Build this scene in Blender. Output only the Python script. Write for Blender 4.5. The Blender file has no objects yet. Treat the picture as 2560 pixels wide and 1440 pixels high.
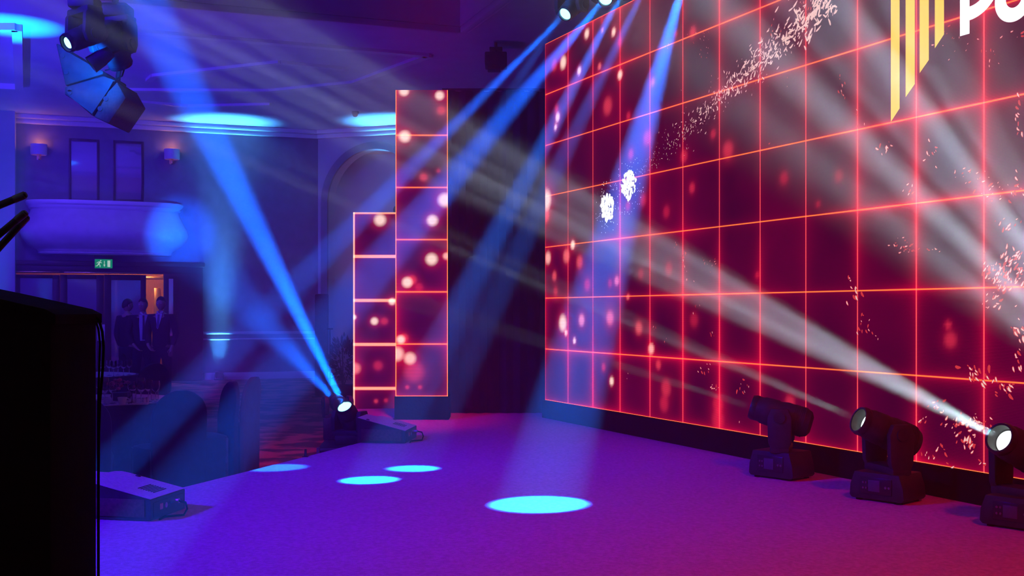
import bpy, bmesh, math, random
from mathutils import Vector, Matrix
import numpy as np

SC = bpy.context.scene
COL = SC.collection
random.seed(4)
PI = math.pi

# ------------------------------------------------------------------ camera
CAMZ = 1.55          # eye 1.05 m above the stage deck
F = 2832.0           # focal length in pixels of the 2560 px wide frame
HOR = 777.0          # horizon row
cam = bpy.data.cameras.new('camera')
cam.sensor_width = 36.0
cam.lens = 36.0 * F / 2560.0
cam.shift_y = (HOR - 720.0) / 2560.0
cam.clip_end = 200
cam_o = bpy.data.objects.new('camera', cam)
cam_o.location = (0, 0, CAMZ)
cam_o.rotation_euler = (PI / 2, 0, 0)
COL.objects.link(cam_o)
SC.camera = cam_o

# ------------------------------------------------------------------ world, exposure
W = bpy.data.worlds.new('world')
SC.world = W
W.use_nodes = True
bg = W.node_tree.nodes['Background']
bg.inputs[0].default_value = (0.12, 0.01, 1.0, 1)
bg.inputs[1].default_value = 0.012
SC.view_settings.view_transform = 'Standard'
SC.view_settings.look = 'None'
SC.view_settings.exposure = 0.0
SC.view_settings.gamma = 1.0
SC.view_settings.use_curve_mapping = False
SC.cycles.use_denoising = True
SC.cycles.max_bounces = 5
SC.cycles.volume_bounces = 0
SC.cycles.use_light_tree = True
SC.cycles.sample_clamp_indirect = 4.0


def at(px, py, Y):
    """the world point seen at a pixel of the photograph, Y metres in front of the camera"""
    return Vector(((px - 1280.0) / F * Y, Y, CAMZ - (py - HOR) / F * Y))


# ------------------------------------------------------------------ lights
def spot(name, loc, target, power, color, deg, blend=0.5, radius=0.03, stripes=None):
    li = bpy.data.lights.new(name, 'SPOT')
    li.energy = power * 10
    li.color = color
    li.spot_size = math.radians(deg)
    li.spot_blend = blend
    li.shadow_soft_size = radius
    o = bpy.data.objects.new(name, li)
    o.location = loc
    d = Vector(target) - Vector(loc)
    o.rotation_euler = d.to_track_quat('-Z', 'Y').to_euler()
    COL.objects.link(o)
    if stripes:
        # the gobo wheel is turned so its bars lie edge-on to the hall in front
        zc = -d.normalized()
        xc = (Vector(loc) + d * 0.5 - Vector((0, 0, CAMZ)))
        xc = (xc - zc * xc.dot(zc)).normalized()
        yc = zc.cross(xc)
        o.rotation_euler = Matrix((xc, yc, zc)).transposed().to_euler()
        # a slotted gobo wheel in the lamp: bars of light, an even function of direction only
        scale, thr, soft, seed = stripes
        li.use_nodes = True
        nt = li.node_tree
        em = nt.nodes['Emission']
        tc = nt.nodes.new('ShaderNodeTexCoord')
        sp = nt.nodes.new('ShaderNodeSeparateXYZ')
        dv = nt.nodes.new('ShaderNodeMath'); dv.operation = 'DIVIDE'
        nz = nt.nodes.new('ShaderNodeTexNoise'); nz.noise_dimensions = '1D'
        nz.inputs['Scale'].default_value = scale
        nz.inputs['Detail'].default_value = 2.0
        ad = nt.nodes.new('ShaderNodeMath'); ad.operation = 'ADD'; ad.inputs[1].default_value = seed
        mr = nt.nodes.new('ShaderNodeMapRange')
        mr.inputs['From Min'].default_value = thr - soft
        mr.inputs['From Max'].default_value = thr + soft
        mr.inputs['To Min'].default_value = 0.12
        mr.inputs['To Max'].default_value = 1.6
        L = nt.links.new
        L(tc.outputs['Normal'], sp.inputs[0])
        L(sp.outputs['Y'], dv.inputs[0]); L(sp.outputs['Z'], dv.inputs[1])
        L(dv.outputs[0], ad.inputs[0]); L(ad.outputs[0], nz.inputs['W'])
        L(nz.outputs[0], mr.inputs['Value']); L(mr.outputs[0], em.inputs['Strength'])
    return o


BLUE = (0.0, 0.11, 1.0)
CYAN = (0.0, 0.15, 1.0)
WHITE = (0.68, 0.80, 1.0)
RED = (1.0, 0.02, 0.12)
PURPLE = (0.22, 0.02, 1.0)

# the floor moving heads by the LED wall: (lens centre, a point the beam passes)
WHITE_HEADS = [
    dict(lens=at(1885, 1018, 7.20), to=at(1130, 785, 7.85), base=(1.66, 7.20)),
    dict(lens=at(2152, 1052, 6.25), to=at(1130, 610, 5.70), base=(2.10, 6.22)),
    dict(lens=at(2503, 1097, 5.42), to=at(1130, 375, 4.00), base=(2.44, 5.50)),
    dict(lens=at(2960, 1130, 4.62), to=at(2290, 300, 3.70), base=(2.84, 4.70)),
]
def fwd(h, k=0.03):
    d = (h['to'] - h['lens']).normalized()
    return h['lens'] + d * k

spot('white_beam_lamp', fwd(WHITE_HEADS[0]), WHITE_HEADS[0]['to'], 460, WHITE, 3.6, 0.6, 0.016, (70, 0.5, 0.12, 3.1))
spot('white_beam_lamp', fwd(WHITE_HEADS[1]), WHITE_HEADS[1]['to'], 900, WHITE, 4.0, 0.6, 0.018, (70, 0.5, 0.12, 7.7))
spot('white_beam_lamp', fwd(WHITE_HEADS[2]), WHITE_HEADS[2]['to'], 2000, WHITE, 6.5, 0.5, 0.018, (110, 0.50, 0.14, 1.3))
spot('white_beam_lamp', fwd(WHITE_HEADS[3]), WHITE_HEADS[3]['to'], 820, WHITE, 27, 1.0, 0.02, (30, 0.50, 0.06, 5.2))

# the flown moving heads over the LED wall
TOP_HEADS = [
    dict(lens=at(1413, 35, 9.5), to=at(1040, 408, 8.2)),
    dict(lens=at(1513, -4, 8.6), to=at(1130, 447, 6.25)),
    dict(lens=at(1572, -50, 8.0), to=at(925, 1200, 7.03)),
    dict(lens=at(1716, -70, 7.2), to=at(1350, 1260, 6.157)),
    dict(lens=at(1640, -90, 7.6), to=at(1034, 1171, 7.54)),
    dict(lens=at(1462, -62, 9.05), to=at(694, 1169, 7.58)),
]
TOPW = [(11000, 3.2), (10500, 3.2), (5900, 5.0), (5950, 9.0), (3000, 5.2), (1300, 4.6)]
for h, (p, a) in zip(TOP_HEADS, TOPW):
    spot('blue_beam_lamp', fwd(h), h['to'], p, BLUE if p > 6000 else CYAN, a, 0.45, 0.02)

# the moving head at the stage edge throws two blue beams across the hall
EDGE_LENS = [at(862, 1018, 9.34), at(838, 1000, 9.86)]
EDGE_TO = [at(350, -20, 7.2), at(468, 600, 23.6)]
spot('blue_beam_lamp', EDGE_LENS[0] + (EDGE_TO[0] - EDGE_LENS[0]).normalized() * .02, EDGE_TO[0], 22000, BLUE, 6.0, 0.6, 0.025)
spot('blue_beam_lamp', EDGE_LENS[1] + (EDGE_TO[1] - EDGE_LENS[1]).normalized() * .02, EDGE_TO[1], 9500, BLUE, 6.5, 1.0, 0.025)

# ------------------------------------------------------------------ haze in the whole hall
def haze():
    me = bpy.data.meshes.new('haze')
    bm = bmesh.new()
    bmesh.ops.create_cube(bm, size=1)
    bm.to_mesh(me); bm.free()
    o = bpy.data.objects.new('haze', me)
    o.scale = (60, 60, 16)
    o.location = (-6, 18, 4)
    m = bpy.data.materials.new('haze')
    m.use_nodes = True
    nt = m.node_tree
    nt.nodes.clear()
    out = nt.nodes.new('ShaderNodeOutputMaterial')
    vs = nt.nodes.new('ShaderNodeVolumeScatter')
    vs.inputs['Color'].default_value = (1, 1, 1, 1)
    vs.inputs['Density'].default_value = 0.02
    vs.inputs['Anisotropy'].default_value = 0.2
    nt.links.new(vs.outputs[0], out.inputs['Volume'])
    me.materials.append(m)
    COL.objects.link(o)
    o['kind'] = 'stuff'
    o['label'] = 'thin theatrical haze hanging in the dark hall'
    o['category'] = 'haze'
    return o
haze()


# ------------------------------------------------------------------ materials
MATS = {}
def mat(name, color, rough=0.6, metal=0.0, emit=None, strength=1.0, spec=0.5):
    if name in MATS: return MATS[name]
    m = bpy.data.materials.new(name)
    m.use_nodes = True
    b = m.node_tree.nodes['Principled BSDF']
    b.inputs['Base Color'].default_value = (*color, 1)
    b.inputs['Roughness'].default_value = rough
    b.inputs['Metallic'].default_value = metal
    b.inputs['Specular IOR Level'].default_value = spec
    if emit:
        b.inputs['Emission Color'].default_value = (*emit, 1)
        b.inputs['Emission Strength'].default_value = strength
    MATS[name] = m
    return m

def noisy(name, c1, c2, scale, rough=0.8, bump=0.0, detail=4, stretch=(1, 1, 1), lo=0.35, hi=0.65, spec=0.3):
    """two colours broken up by procedural noise, with an optional fine bump"""
    m = mat(name, c1, rough, spec=spec)
    nt = m.node_tree; N = nt.nodes.new; L = nt.links.new
    b = nt.nodes['Principled BSDF']
    tc = N('ShaderNodeTexCoord'); mp = N('ShaderNodeMapping'); nz = N('ShaderNodeTexNoise'); cr = N('ShaderNodeValToRGB')
    mp.inputs['Scale'].default_value = stretch
    nz.inputs['Scale'].default_value = scale
    nz.inputs['Detail'].default_value = detail
    cr.color_ramp.elements[0].position = lo; cr.color_ramp.elements[0].color = (*c1, 1)
    cr.color_ramp.elements[1].position = hi; cr.color_ramp.elements[1].color = (*c2, 1)
    L(tc.outputs['Object'], mp.inputs[0]); L(mp.outputs[0], nz.inputs['Vector'])
    L(nz.outputs[0], cr.inputs[0]); L(cr.outputs[0], b.inputs['Base Color'])
    if bump:
        n2 = N('ShaderNodeTexNoise'); n2.inputs['Scale'].default_value = scale * 4
        bp = N('ShaderNodeBump'); bp.inputs['Strength'].default_value = bump; bp.inputs['Distance'].default_value = 0.01
        L(tc.outputs['Object'], n2.inputs['Vector']); L(n2.outputs[0], bp.inputs['Height']); L(bp.outputs[0], b.inputs['Normal'])
    return m

M_BLACK = noisy('black_casing', (0.022, 0.022, 0.026), (0.034, 0.034, 0.040), 30, 0.55)
M_MATTE = noisy('black_cloth', (0.005, 0.005, 0.006), (0.009, 0.009, 0.011), 12, 0.95, 0.2, spec=0.05)
M_DRAPE = noisy('drape_cloth', (0.010, 0.009, 0.012), (0.02, 0.018, 0.024), 6, 0.95)
M_GLOSSB = mat('black_gloss', (0.02, 0.02, 0.025), 0.25)
M_METAL = noisy('dark_metal', (0.10, 0.10, 0.11), (0.16, 0.16, 0.17), 20, 0.4)
M_ALU = mat('aluminium', (0.55, 0.55, 0.57), 0.35, 1.0)
M_STAGE = noisy('stage_carpet', (0.44, 0.17, 0.44), (0.60, 0.24, 0.60), 55, 0.95, 0.5, 6)  # plum base colour, green kept low
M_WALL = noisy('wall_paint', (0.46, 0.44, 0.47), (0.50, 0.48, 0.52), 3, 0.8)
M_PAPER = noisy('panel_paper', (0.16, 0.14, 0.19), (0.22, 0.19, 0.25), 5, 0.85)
M_CEIL = noisy('ceiling_paint', (0.62, 0.60, 0.63), (0.68, 0.66, 0.70), 2, 0.85)
M_TRIM = mat('white_trim', (0.72, 0.70, 0.72), 0.45)
M_STONE = noisy('plaster', (0.50, 0.48, 0.50), (0.58, 0.55, 0.58), 6, 0.75)
M_WOOD = noisy('dark_wood', (0.035, 0.018, 0.014), (0.07, 0.03, 0.022), 8, 0.35, 0, 5, (1, 1, 8))
M_OAK = noisy('warm_wood', (0.42, 0.18, 0.07), (0.55, 0.25, 0.10), 8, 0.5, 0, 5, (6, 6, 1))
M_GOLD = mat('brass', (0.9, 0.6, 0.25), 0.3, 1.0)
M_CLOTH = noisy('table_linen', (0.68, 0.62, 0.62), (0.78, 0.72, 0.72), 20, 0.8)
M_SPANDEX = noisy('navy_cover', (0.022, 0.022, 0.045), (0.035, 0.035, 0.065), 10, 0.7)
M_SUIT = noisy('suit_wool', (0.012, 0.012, 0.02), (0.02, 0.02, 0.03), 40, 0.85)
M_SHIRT = mat('shirt_cotton', (0.55, 0.55, 0.62), 0.7)
M_TIE = mat('tie_silk', (0.03, 0.03, 0.08), 0.4)
M_SKIN = noisy('skin', (0.42, 0.24, 0.17), (0.50, 0.30, 0.22), 20, 0.5)
M_HAIR = mat('hair', (0.012, 0.009, 0.008), 0.6)
M_SHOE = mat('shoe_leather', (0.01, 0.01, 0.01), 0.3)
M_PORC = mat('porcelain', (0.8, 0.78, 0.78), 0.2)
M_GRILLE = noisy('speaker_grille', (0.05, 0.03, 0.03), (0.11, 0.06, 0.05), 60, 0.6)  # brown tint puts red screen light into the lowest flown cabinet
M_LEAF = noisy('dark_leaves', (0.02, 0.05, 0.02), (0.04, 0.09, 0.03), 9, 0.6)
M_PETAL = noisy('petals', (0.35, 0.05, 0.08), (0.6, 0.15, 0.18), 14, 0.6)
M_MONITOR = noisy('monitor_paint', (0.46, 0.45, 0.54), (0.58, 0.57, 0.66), 70, 0.6, 0.3)

def glass_mat(name, tint=(1, 1, 1), rough=0.0):
    m = mat(name, tint, rough)
    b = m.node_tree.nodes['Principled BSDF']
    b.inputs['Transmission Weight'].default_value = 1.0
    b.inputs['IOR'].default_value = 1.45
    return m
M_GLASS = glass_mat('clear_glass')

def pane_mat(name, tint):
    """dark glazing: mostly mirror-like at night"""
    m = mat(name, tint, 0.04, 0.75)
    return m
M_PANE = pane_mat('night_glazing', (0.75, 0.70, 0.85))

def emis(name, color, strength):
    m = bpy.data.materials.new(name)
    m.use_nodes = True
    nt = m.node_tree
    nt.nodes.clear()
    o = nt.nodes.new('ShaderNodeOutputMaterial'); e = nt.nodes.new('ShaderNodeEmission')
    e.inputs[0].default_value = (*color, 1); e.inputs[1].default_value = strength
    nt.links.new(e.outputs[0], o.inputs[0])
    return m
M_LENS_W = emis('white_lens_light', (0.8, 1.0, 0.95), 3.0)
M_LENS_C = emis('cyan_lens_light', (0.25, 0.9, 1.0), 4.0)
M_LENS_B = emis('blue_lens_light', (0.03, 0.35, 1.0), 3.0)
M_WARM = emis('warm_lamp_light', (1.0, 0.25, 0.12), 1.3)

# 1D-carpet of the hall: red and dark figured pattern
M_CARPET = noisy('hall_carpet', (0.06, 0.015, 0.03), (0.42, 0.10, 0.12), 2.4, 0.95, 0.0, 6, (1, 1, 1), 0.46, 0.56)

# ------------------------------------------------------------------ mesh builder
class MB:
    def __init__(self): self.bm = bmesh.new()
    def _mv(self, geom, M):
        bmesh.ops.transform(self.bm, matrix=M, verts=[g for g in geom if isinstance(g, bmesh.types.BMVert)])
    def box(self, c, s, bevel=0.0, M=None, seg=2):
        r = bmesh.ops.create_cube(self.bm, size=1)
        vs = r['verts']
        bmesh.ops.transform(self.bm, matrix=Matrix.Translation(c) @ Matrix.Diagonal((*s, 1)), verts=vs)
        if bevel > 0:
            es = list({e for v in vs for e in v.link_edges})
            r2 = bmesh.ops.bevel(self.bm, geom=es, offset=min(bevel, min(s) * 0.45), segments=seg, affect='EDGES', profile=0.5)
            vs = list({v for f in r2['faces'] for v in f.verts} | {v for v in vs if v.is_valid})
        if M is not None:
            bmesh.ops.transform(self.bm, matrix=M, verts=[v for v in vs if v.is_valid])
        return self
    def tube(self, p0, p1, r0, r1=None, n=16, caps=True):
        r1 = r0 if r1 is None else r1
        p0, p1 = Vector(p0), Vector(p1)
        return self.path([p0, p1], [r0, r1], n, caps)
    def path(self, pts, radii, n=12, caps=True):
        pts = [Vector(p) for p in pts]
        if not isinstance(radii, (list, tuple)): radii = [radii] * len(pts)
        rings = []
        prev = None
        for i, p in enumerate(pts):
            a = pts[max(i - 1, 0)]; b = pts[min(i + 1, len(pts) - 1)]
            d = (b - a).normalized() if (b - a).length > 1e-9 else Vector((0, 0, 1))
            if prev is None:
                up = Vector((0, 0, 1)) if abs(d.z) < 0.9 else Vector((1, 0, 0))
                x = d.cross(up).normalized()
            else:
                x = (prev - d * prev.dot(d)).normalized()
            prev = x
            y = d.cross(x)
            rings.append([self.bm.verts.new(p + (x * math.cos(t) + y * math.sin(t)) * radii[i]) for t in [2 * PI * k / n for k in range(n)]])
        for a, b in zip(rings, rings[1:]):
            for k in range(n):
                self.bm.faces.new((a[k], a[(k + 1) % n], b[(k + 1) % n], b[k]))
        if caps:
            self.bm.faces.new(rings[0][::-1]); self.bm.faces.new(rings[-1])
        return self
    def lathe(self, prof, n=24, M=None, caps=True):
        """prof: list of (radius, z) turned about the z axis"""
        rings = []
        new = []
        for r, z in prof:
            if r < 1e-6:
                v = self.bm.verts.new((0, 0, z)); rings.append([v]); new.append(v)
            else:
                ring = [self.bm.verts.new((r * math.cos(2 * PI * k / n), r * math.sin(2 * PI * k / n), z)) for k in range(n)]
                rings.append(ring); new += ring
        for a, b in zip(rings, rings[1:]):
            for k in range(n):
                k2 = (k + 1) % n
                if len(a) == 1 and len(b) == 1: continue
                if len(a) == 1: self.bm.faces.new((a[0], b[k2], b[k]))
                elif len(b) == 1: self.bm.faces.new((a[k], a[k2], b[0]))
                else: self.bm.faces.new((a[k], a[k2], b[k2], b[k]))
        if caps:
            if len(rings[0]) > 1: self.bm.faces.new(rings[0][::-1])
            if len(rings[-1]) > 1: self.bm.faces.new(rings[-1])
        if M is not None:
            bmesh.ops.transform(self.bm, matrix=M, verts=new)
        return self
    def prism(self, poly, vec, bevel=0.0):
        """a polygon (3D points) pushed along vec"""
        vec = Vector(vec)
        a = [self.bm.verts.new(Vector(p)) for p in poly]
        b = [self.bm.verts.new(Vector(p) + vec) for p in poly]
        n = len(a)
        fs = [self.bm.faces.new(a[::-1]), self.bm.faces.new(b)]
        for k in range(n):
            fs.append(self.bm.faces.new((a[k], a[(k + 1) % n], b[(k + 1) % n], b[k])))
        if bevel:
            es = list({e for f in fs for e in f.edges})
            bmesh.ops.bevel(self.bm, geom=es, offset=bevel, segments=2, affect='EDGES', profile=0.5)
        return self
    def loft(self, rings, caps=True, closed=True):
        R = [[self.bm.verts.new(Vector(p)) for p in ring] for ring in rings]
        n = len(R[0])
        for a, b in zip(R, R[1:]):
            for k in range(n if closed else n - 1):
                self.bm.faces.new((a[k], a[(k + 1) % n], b[(k + 1) % n], b[k]))
        if caps:
            self.bm.faces.new(R[0][::-1]); self.bm.faces.new(R[-1])
        return self
    def face(self, pts):
        self.bm.faces.new([self.bm.verts.new(Vector(p)) for p in pts]); return self
    def ball(self, c, s, sub=2, M=None):
        r = bmesh.ops.create_icosphere(self.bm, subdivisions=sub, radius=1)
        MM = Matrix.Translation(c) @ Matrix.Diagonal((*(s if isinstance(s, (tuple, list)) else (s, s, s)), 1))
        if M is not None: MM = M @ MM
        bmesh.ops.transform(self.bm, matrix=MM, verts=r['verts'])
        return self
    def build(self, name, material, parent=None, smooth=True):
        bmesh.ops.recalc_face_normals(self.bm, faces=self.bm.faces[:])
        me = bpy.data.meshes.new(name)
        self.bm.to_mesh(me); self.bm.free()
        if smooth:
            me.polygons.foreach_set('use_smooth', [True] * len(me.polygons))
            try: me.set_sharp_from_angle(angle=math.radians(38))
            except Exception: pass
        me.materials.append(material)
        o = bpy.data.objects.new(name, me)
        COL.objects.link(o)
        if parent is not None: o.parent = parent
        return o

def each(b, name, material, parent, smooth=True):
    """one object per separate piece of the builder's mesh"""
    bm = b.bm; bm.verts.ensure_lookup_table()
    seen = set(); out = []
    for v0 in bm.verts:
        if v0 in seen: continue
        st = [v0]; comp = {v0}; seen.add(v0)
        while st:
            v = st.pop()
            for e in v.link_edges:
                w = e.other_vert(v)
                if w not in seen: seen.add(w); comp.add(w); st.append(w)
        idx = {v: i for i, v in enumerate(comp)}
        nb = MB()
        vs = [nb.bm.verts.new(v.co) for v in comp]
        for f in {f for v in comp for f in v.link_faces}: nb.bm.faces.new([vs[idx[v]] for v in f.verts])
        out.append(nb.build(name, material, parent, smooth))
    bm.free()
    return out

def thing(name, label, cat, loc=(0, 0, 0), rz=0.0, group=None, M=None):
    o = bpy.data.objects.new(name, None)
    o.empty_display_size = 0.1
    COL.objects.link(o)
    if M is not None: o.matrix_world = M
    else:
        o.location = loc; o.rotation_euler = (0, 0, rz)
    o['label'] = label; o['category'] = cat
    if group: o['group'] = group
    return o
def tag(o, label, cat, group=None, kind=None):
    o['label'] = label; o['category'] = cat
    if group: o['group'] = group
    if kind: o['kind'] = kind
    return o
def struct(o, label=None):
    o['kind'] = 'structure'
    if label: o['label'] = label
    return o
def dup(root, loc, rz=None, label=None):
    r = root.copy(); COL.objects.link(r); r.location = loc
    if rz is not None: r.rotation_euler = (0, 0, rz)
    if label: r['label'] = label
    for ch in list(root.children):
        c = ch.copy(); COL.objects.link(c); c.parent = r; c.matrix_parent_inverse = ch.matrix_parent_inverse.copy()
        for g in ch.children:
            d = g.copy(); COL.objects.link(d); d.parent = c
    return r

# ------------------------------------------------------------------ stage and floor
SZ = 0.5
stage_poly = [(-5.2, -3.0), (-4.14, 0.0), (-1.937, 6.79), (-1.70, 7.5), (-1.50, 8.1), (-1.20, 9.05), (-1.28, 10.0), (-1.80, 12.1), (0.9, 12.6), (9.0, -3.0)]
b = MB(); b.prism([(x, y, SZ - 0.03) for x, y in stage_poly], (0, 0, 0.03))
stage = b.build('stage', M_STAGE, None, False)
tag(stage, 'low stage deck covered in plum carpet, lit purple and red', 'stage')
b = MB(); b.prism([(x * 0.995 + 0.0, y, 0.0) for x, y in stage_poly], (0, 0, SZ - 0.0305))
fz = b.build('fascia', M_MATTE, stage, False)
b = MB(); b.box((-6, 18, -0.05), (50, 50, 0.1))
struct(b.build('floor', M_CARPET, None, False), 'figured hall carpet lit red beyond the stage edge')

# ------------------------------------------------------------------ hall walls
Av = Vector((0.938, 0.347, 0)).normalized()       # along the far wall, to the right
Uv = Vector((-Av.y, Av.x, 0))                      # away from the viewer
O = at(40, 777, 24.0); O.z = 0
WM = Matrix((( Av.x, Uv.x, 0, O.x), (Av.y, Uv.y, 0, O.y), (0, 0, 1, 0), (0, 0, 0, 1)))
WMi = WM.inverted()
def wl(px, py, y=0.0):
    """wall-frame x and z of the wall point behind a pixel (y: offset from the wall plane)"""
    c = WMi @ Vector((0, 0, CAMZ)); d = (WMi.to_3x3() @ Vector(((px - 1280) / F, 1, -(py - HOR) / F)))
    t = (y - c.y) / d.y
    p = c + d * t
    return p.x, p.z
CEIL = 5.72
def wbox(b, x0, x1, y0, y1, z0, z1, bevel=0.0):
    b.box(((x0 + x1) / 2, (y0 + y1) / 2, (z0 + z1) / 2), (abs(x1 - x0), abs(y1 - y0), abs(z1 - z0)), bevel)
def wrect(pxa, pya, pxb, pyb, y=0.0):
    x0, z1 = wl(pxa, pya, y); x1, z0 = wl(pxb, pyb, y)
    return x0, x1, z0, z1

# openings in the far wall
w1 = wrect(172, 346, 248, 505)
w2 = wrect(283, 351, 359, 505)
dr = wrect(30, 681, 410, 990); dr = (dr[0], dr[1], 0.0, wl(220, 683)[1])
x_end = wl(795, 600)[0]
T = 0.25
b = MB()
wbox(b, -7, w1[0], 0, T, w1[2], CEIL)
wbox(b, w1[1], w2[0], 0, T, w1[2], CEIL)
wbox(b, w2[1], x_end, 0, T, w1[2], CEIL)
wbox(b, w1[0], w1[1], 0, T, w1[3], CEIL)
wbox(b, w2[0], w2[1], 0, T, w2[3], CEIL)
wbox(b, -7, x_end, 0, T, dr[3], w1[2])
wbox(b, -7, dr[0], 0, T, 0, dr[3])
wbox(b, dr[1], x_end, 0, T, 0, dr[3])
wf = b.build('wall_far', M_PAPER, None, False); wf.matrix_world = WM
struct(wf, 'papered far wall with balcony and doors')

# pale pilaster at the left end of the far wall
xa, za = wl(40, 300)
b = MB(); wbox(b, -7, xa, -0.35, -0.001, 0, CEIL)
o = b.build('wall_left_pier', M_WALL, None, False); o.matrix_world = WM; o.name = 'wall_left'; struct(o, 'pale pier at the left end of the far wall')

def window(n, r, label):
    x0, x1, z0, z1 = r
    b = MB(); fw = 0.05
    wbox(b, x0, x0 + fw, -0.03, 0.12, z0, z1, .008); wbox(b, x1 - fw, x1, -0.03, 0.12, z0, z1, .008)
    wbox(b, x0 + fw, x1 - fw, -0.03, 0.12, z1 - fw, z1, .008); wbox(b, x0 + fw, x1 - fw, -0.03, 0.12, z0, z0 + fw, .008)
    f = b.build('window_%d' % n, M_WOOD); f.matrix_world = WM; struct(f, label)
    b = MB(); wbox(b, x0 + fw, x1 - fw, 0.03, 0.045, z0 + fw, z1 - fw)
    b.build('pane', M_PANE, f, False)
window(1, w1, 'tall glazed balcony door on the left, reflecting the hall')
window(2, w2, 'tall glazed balcony door on the right, reflecting the hall')

# wood casing around the entrance doors
ca = wrect(8, 655, 507, 900, -0.12)
b = MB()
wbox(b, ca[0], dr[0], -0.14, -0.002, 0, ca[3] - 0.2, .01)
wbox(b, dr[1], ca[1], -0.14, -0.002, 0, ca[3] - 0.2, .01)
wbox(b, ca[0], ca[1], -0.14, -0.002, dr[3], ca[3] - 0.04, .01)
wbox(b, ca[0] - 0.06, ca[1] + 0.04, -0.2, -0.002, ca[3] - 0.06, ca[3] + 0.04, .015)
o = b.build('trim_1', M_WOOD); o.matrix_world = WM; struct(o, 'dark wood casing around the entrance doors')
def brass_strip(n, a, c, label):
    r = wrect(*a, *c, -0.145)
    b = MB(); wbox(b, r[0], r[1], -0.155, -0.142, r[2], r[3], .003)
    o = b.build('trim_%d' % n, M_GOLD); o.matrix_world = WM; struct(o, label)
brass_strip(2, (36, 678), (148, 681), 'thin brass line over the first door leaf')
brass_strip(3, (160, 680), (366, 684), 'thin brass line over the middle door leaves')

# door leaves (three glazed, one gap, one folded back)
def leaf(n, pa, pb, glass, label, ang=0.0):
    x0, z1 = wl(pa, 686); x1, _ = wl(pb, 686)
    g0, gz1 = wl(glass[0], glass[1]); g1, _ = wl(glass[2], glass[1])
    gz0 = 0.30
    wdt = x1 - x0
    M = WM @ Matrix.Translation((x0, 0.06, 0)) @ Matrix.Rotation(ang, 4, 'Z')
    g0 -= x0; g1 -= x0
    b = MB()
    def bb(xa, xb, za, zb): b.box(((xa + xb) / 2, 0, (za + zb) / 2), (xb - xa, 0.05, zb - za), .006)
    bb(0.0015, g0, 0.01, z1); bb(g1, wdt - 0.0015, 0.01, z1); bb(g0, g1, gz1, z1); bb(g0, g1, 0.01, gz0)
    d = b.build('door_%d' % n, M_WOOD); d.matrix_world = M; struct(d, label)
    b = MB(); b.box(((g0 + g1) / 2, 0, (gz1 + gz0) / 2), (g1 - g0, 0.012, gz1 - gz0)); b.build('pane', M_PANE, d, False)
    b = MB(); b.path([(wdt - .06, -.03, 1.0), (wdt - .06, -.07, 1.0), (wdt - .06, -.07, 1.3), (wdt - .06, -.03, 1.3)], .011, 8)
    b.build('door_handle', M_GOLD, d)
leaf(1, 36, 149.7, (50, 695, 131, 0), 'first glazed door leaf from the left')
leaf(2, 149.7, 260, (168, 697, 241, 0), 'second glazed door leaf, its pane crossed by a pale beam')
leaf(3, 260, 366, (278, 700, 352, 0), 'third glazed door leaf, a red glow in its pane', 0.075)
# the leaf folded back beside the gap, standing proud of the wall
x0, _ = wl(409, 700, -0.2); x1, _ = wl(444, 700, -0.2)
b = MB(); wbox(b, x0, x1, -0.22, -0.16, 0.01, dr[3] - .04, .006)
o = b.build('door_4', M_WOOD); o.matrix_world = WM; struct(o, 'dark door leaf folded back beside the opening')
r = wrect(422, 697, 433, 780, -0.22)
b = MB(); wbox(b, r[0], r[1], -0.226, -0.221, 1.0, r[3]); b.build('pane', M_PANE, o, False)

# foyer behind the gap
b = MB()
wbox(b, -1, dr[1] + 2.5, 2.6, 2.7, 0, 3.2)
wbox(b, dr[1] + 1.5, dr[1] + 1.6, T, 2.6, 0, 3.2)
wbox(b, -1.1, -1.0, T, 2.6, 0, 3.2)
wbox(b, -1.1, dr[1] + 1.6, T, 2.7, 3.2, 3.3)
o = b.build('wall_foyer', M_OAK, None, False); o.matrix_world = WM; struct(o, 'warm wood panelling of the lit foyer behind the door gap')
xg0, zg = wl(385, 720, 2.55); xg1, _ = wl(400, 720, 2.55)
b = MB(); wbox(b, xg0, xg1, 2.55, 2.597, 1.0, zg, .01)
wbox(b, xg0 - .3, xg1 + .3, 2.56, 2.597, zg + 0.22, zg + .28, .01)
o = b.build('trim_4', M_GOLD); o.matrix_world = WM; struct(o, 'brass door plate on the foyer panelling')
pl = bpy.data.lights.new('foyer_lamp', 'POINT'); pl.energy = 95; pl.color = (1.0, 0.42, 0.2); pl.shadow_soft_size = .15
o = bpy.data.objects.new('foyer_lamp', pl); o.location = WM @ Vector((dr[1] - .6, 1.2, 2.9)); COL.objects.link(o)

# arch bay: the wall turns toward the viewer to the right of x_end
Q = WM @ Vector((x_end, 0, 0))
Bv = Vector((0.94, -0.34, 0)).normalized()
Bn = Vector((-Bv.y, Bv.x, 0))
BM_ = Matrix(((Bv.x, Bn.x, 0, Q.x), (Bv.y, Bn.y, 0, Q.y), (0, 0, 1, 0), (0, 0, 0, 1)))
BMi = BM_.inverted()
def bl(px, py, y=0.0):
    c = BMi @ Vector((0, 0, CAMZ)); d = (BMi.to_3x3() @ Vector(((px - 1280) / F, 1, -(py - HOR) / F)))
    t = (y - c.y) / d.y
    p = c + d * t
    return p.x, p.z
ax0, _ = bl(821, 560); acx, atz = bl(936, 373)
ar = acx - ax0; acz = atz - ar
def arch_pts(r, n=28, zb=0.0):
    pts = [(acx - r, zb)]
    for k in range(n + 1):
        t = PI - PI * k / n
        pts.append((acx + r * math.cos(t), acz + r * math.sin(t)))
    pts.append((acx + r, zb))
    return pts
b = MB()
ap = arch_pts(ar)
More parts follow.
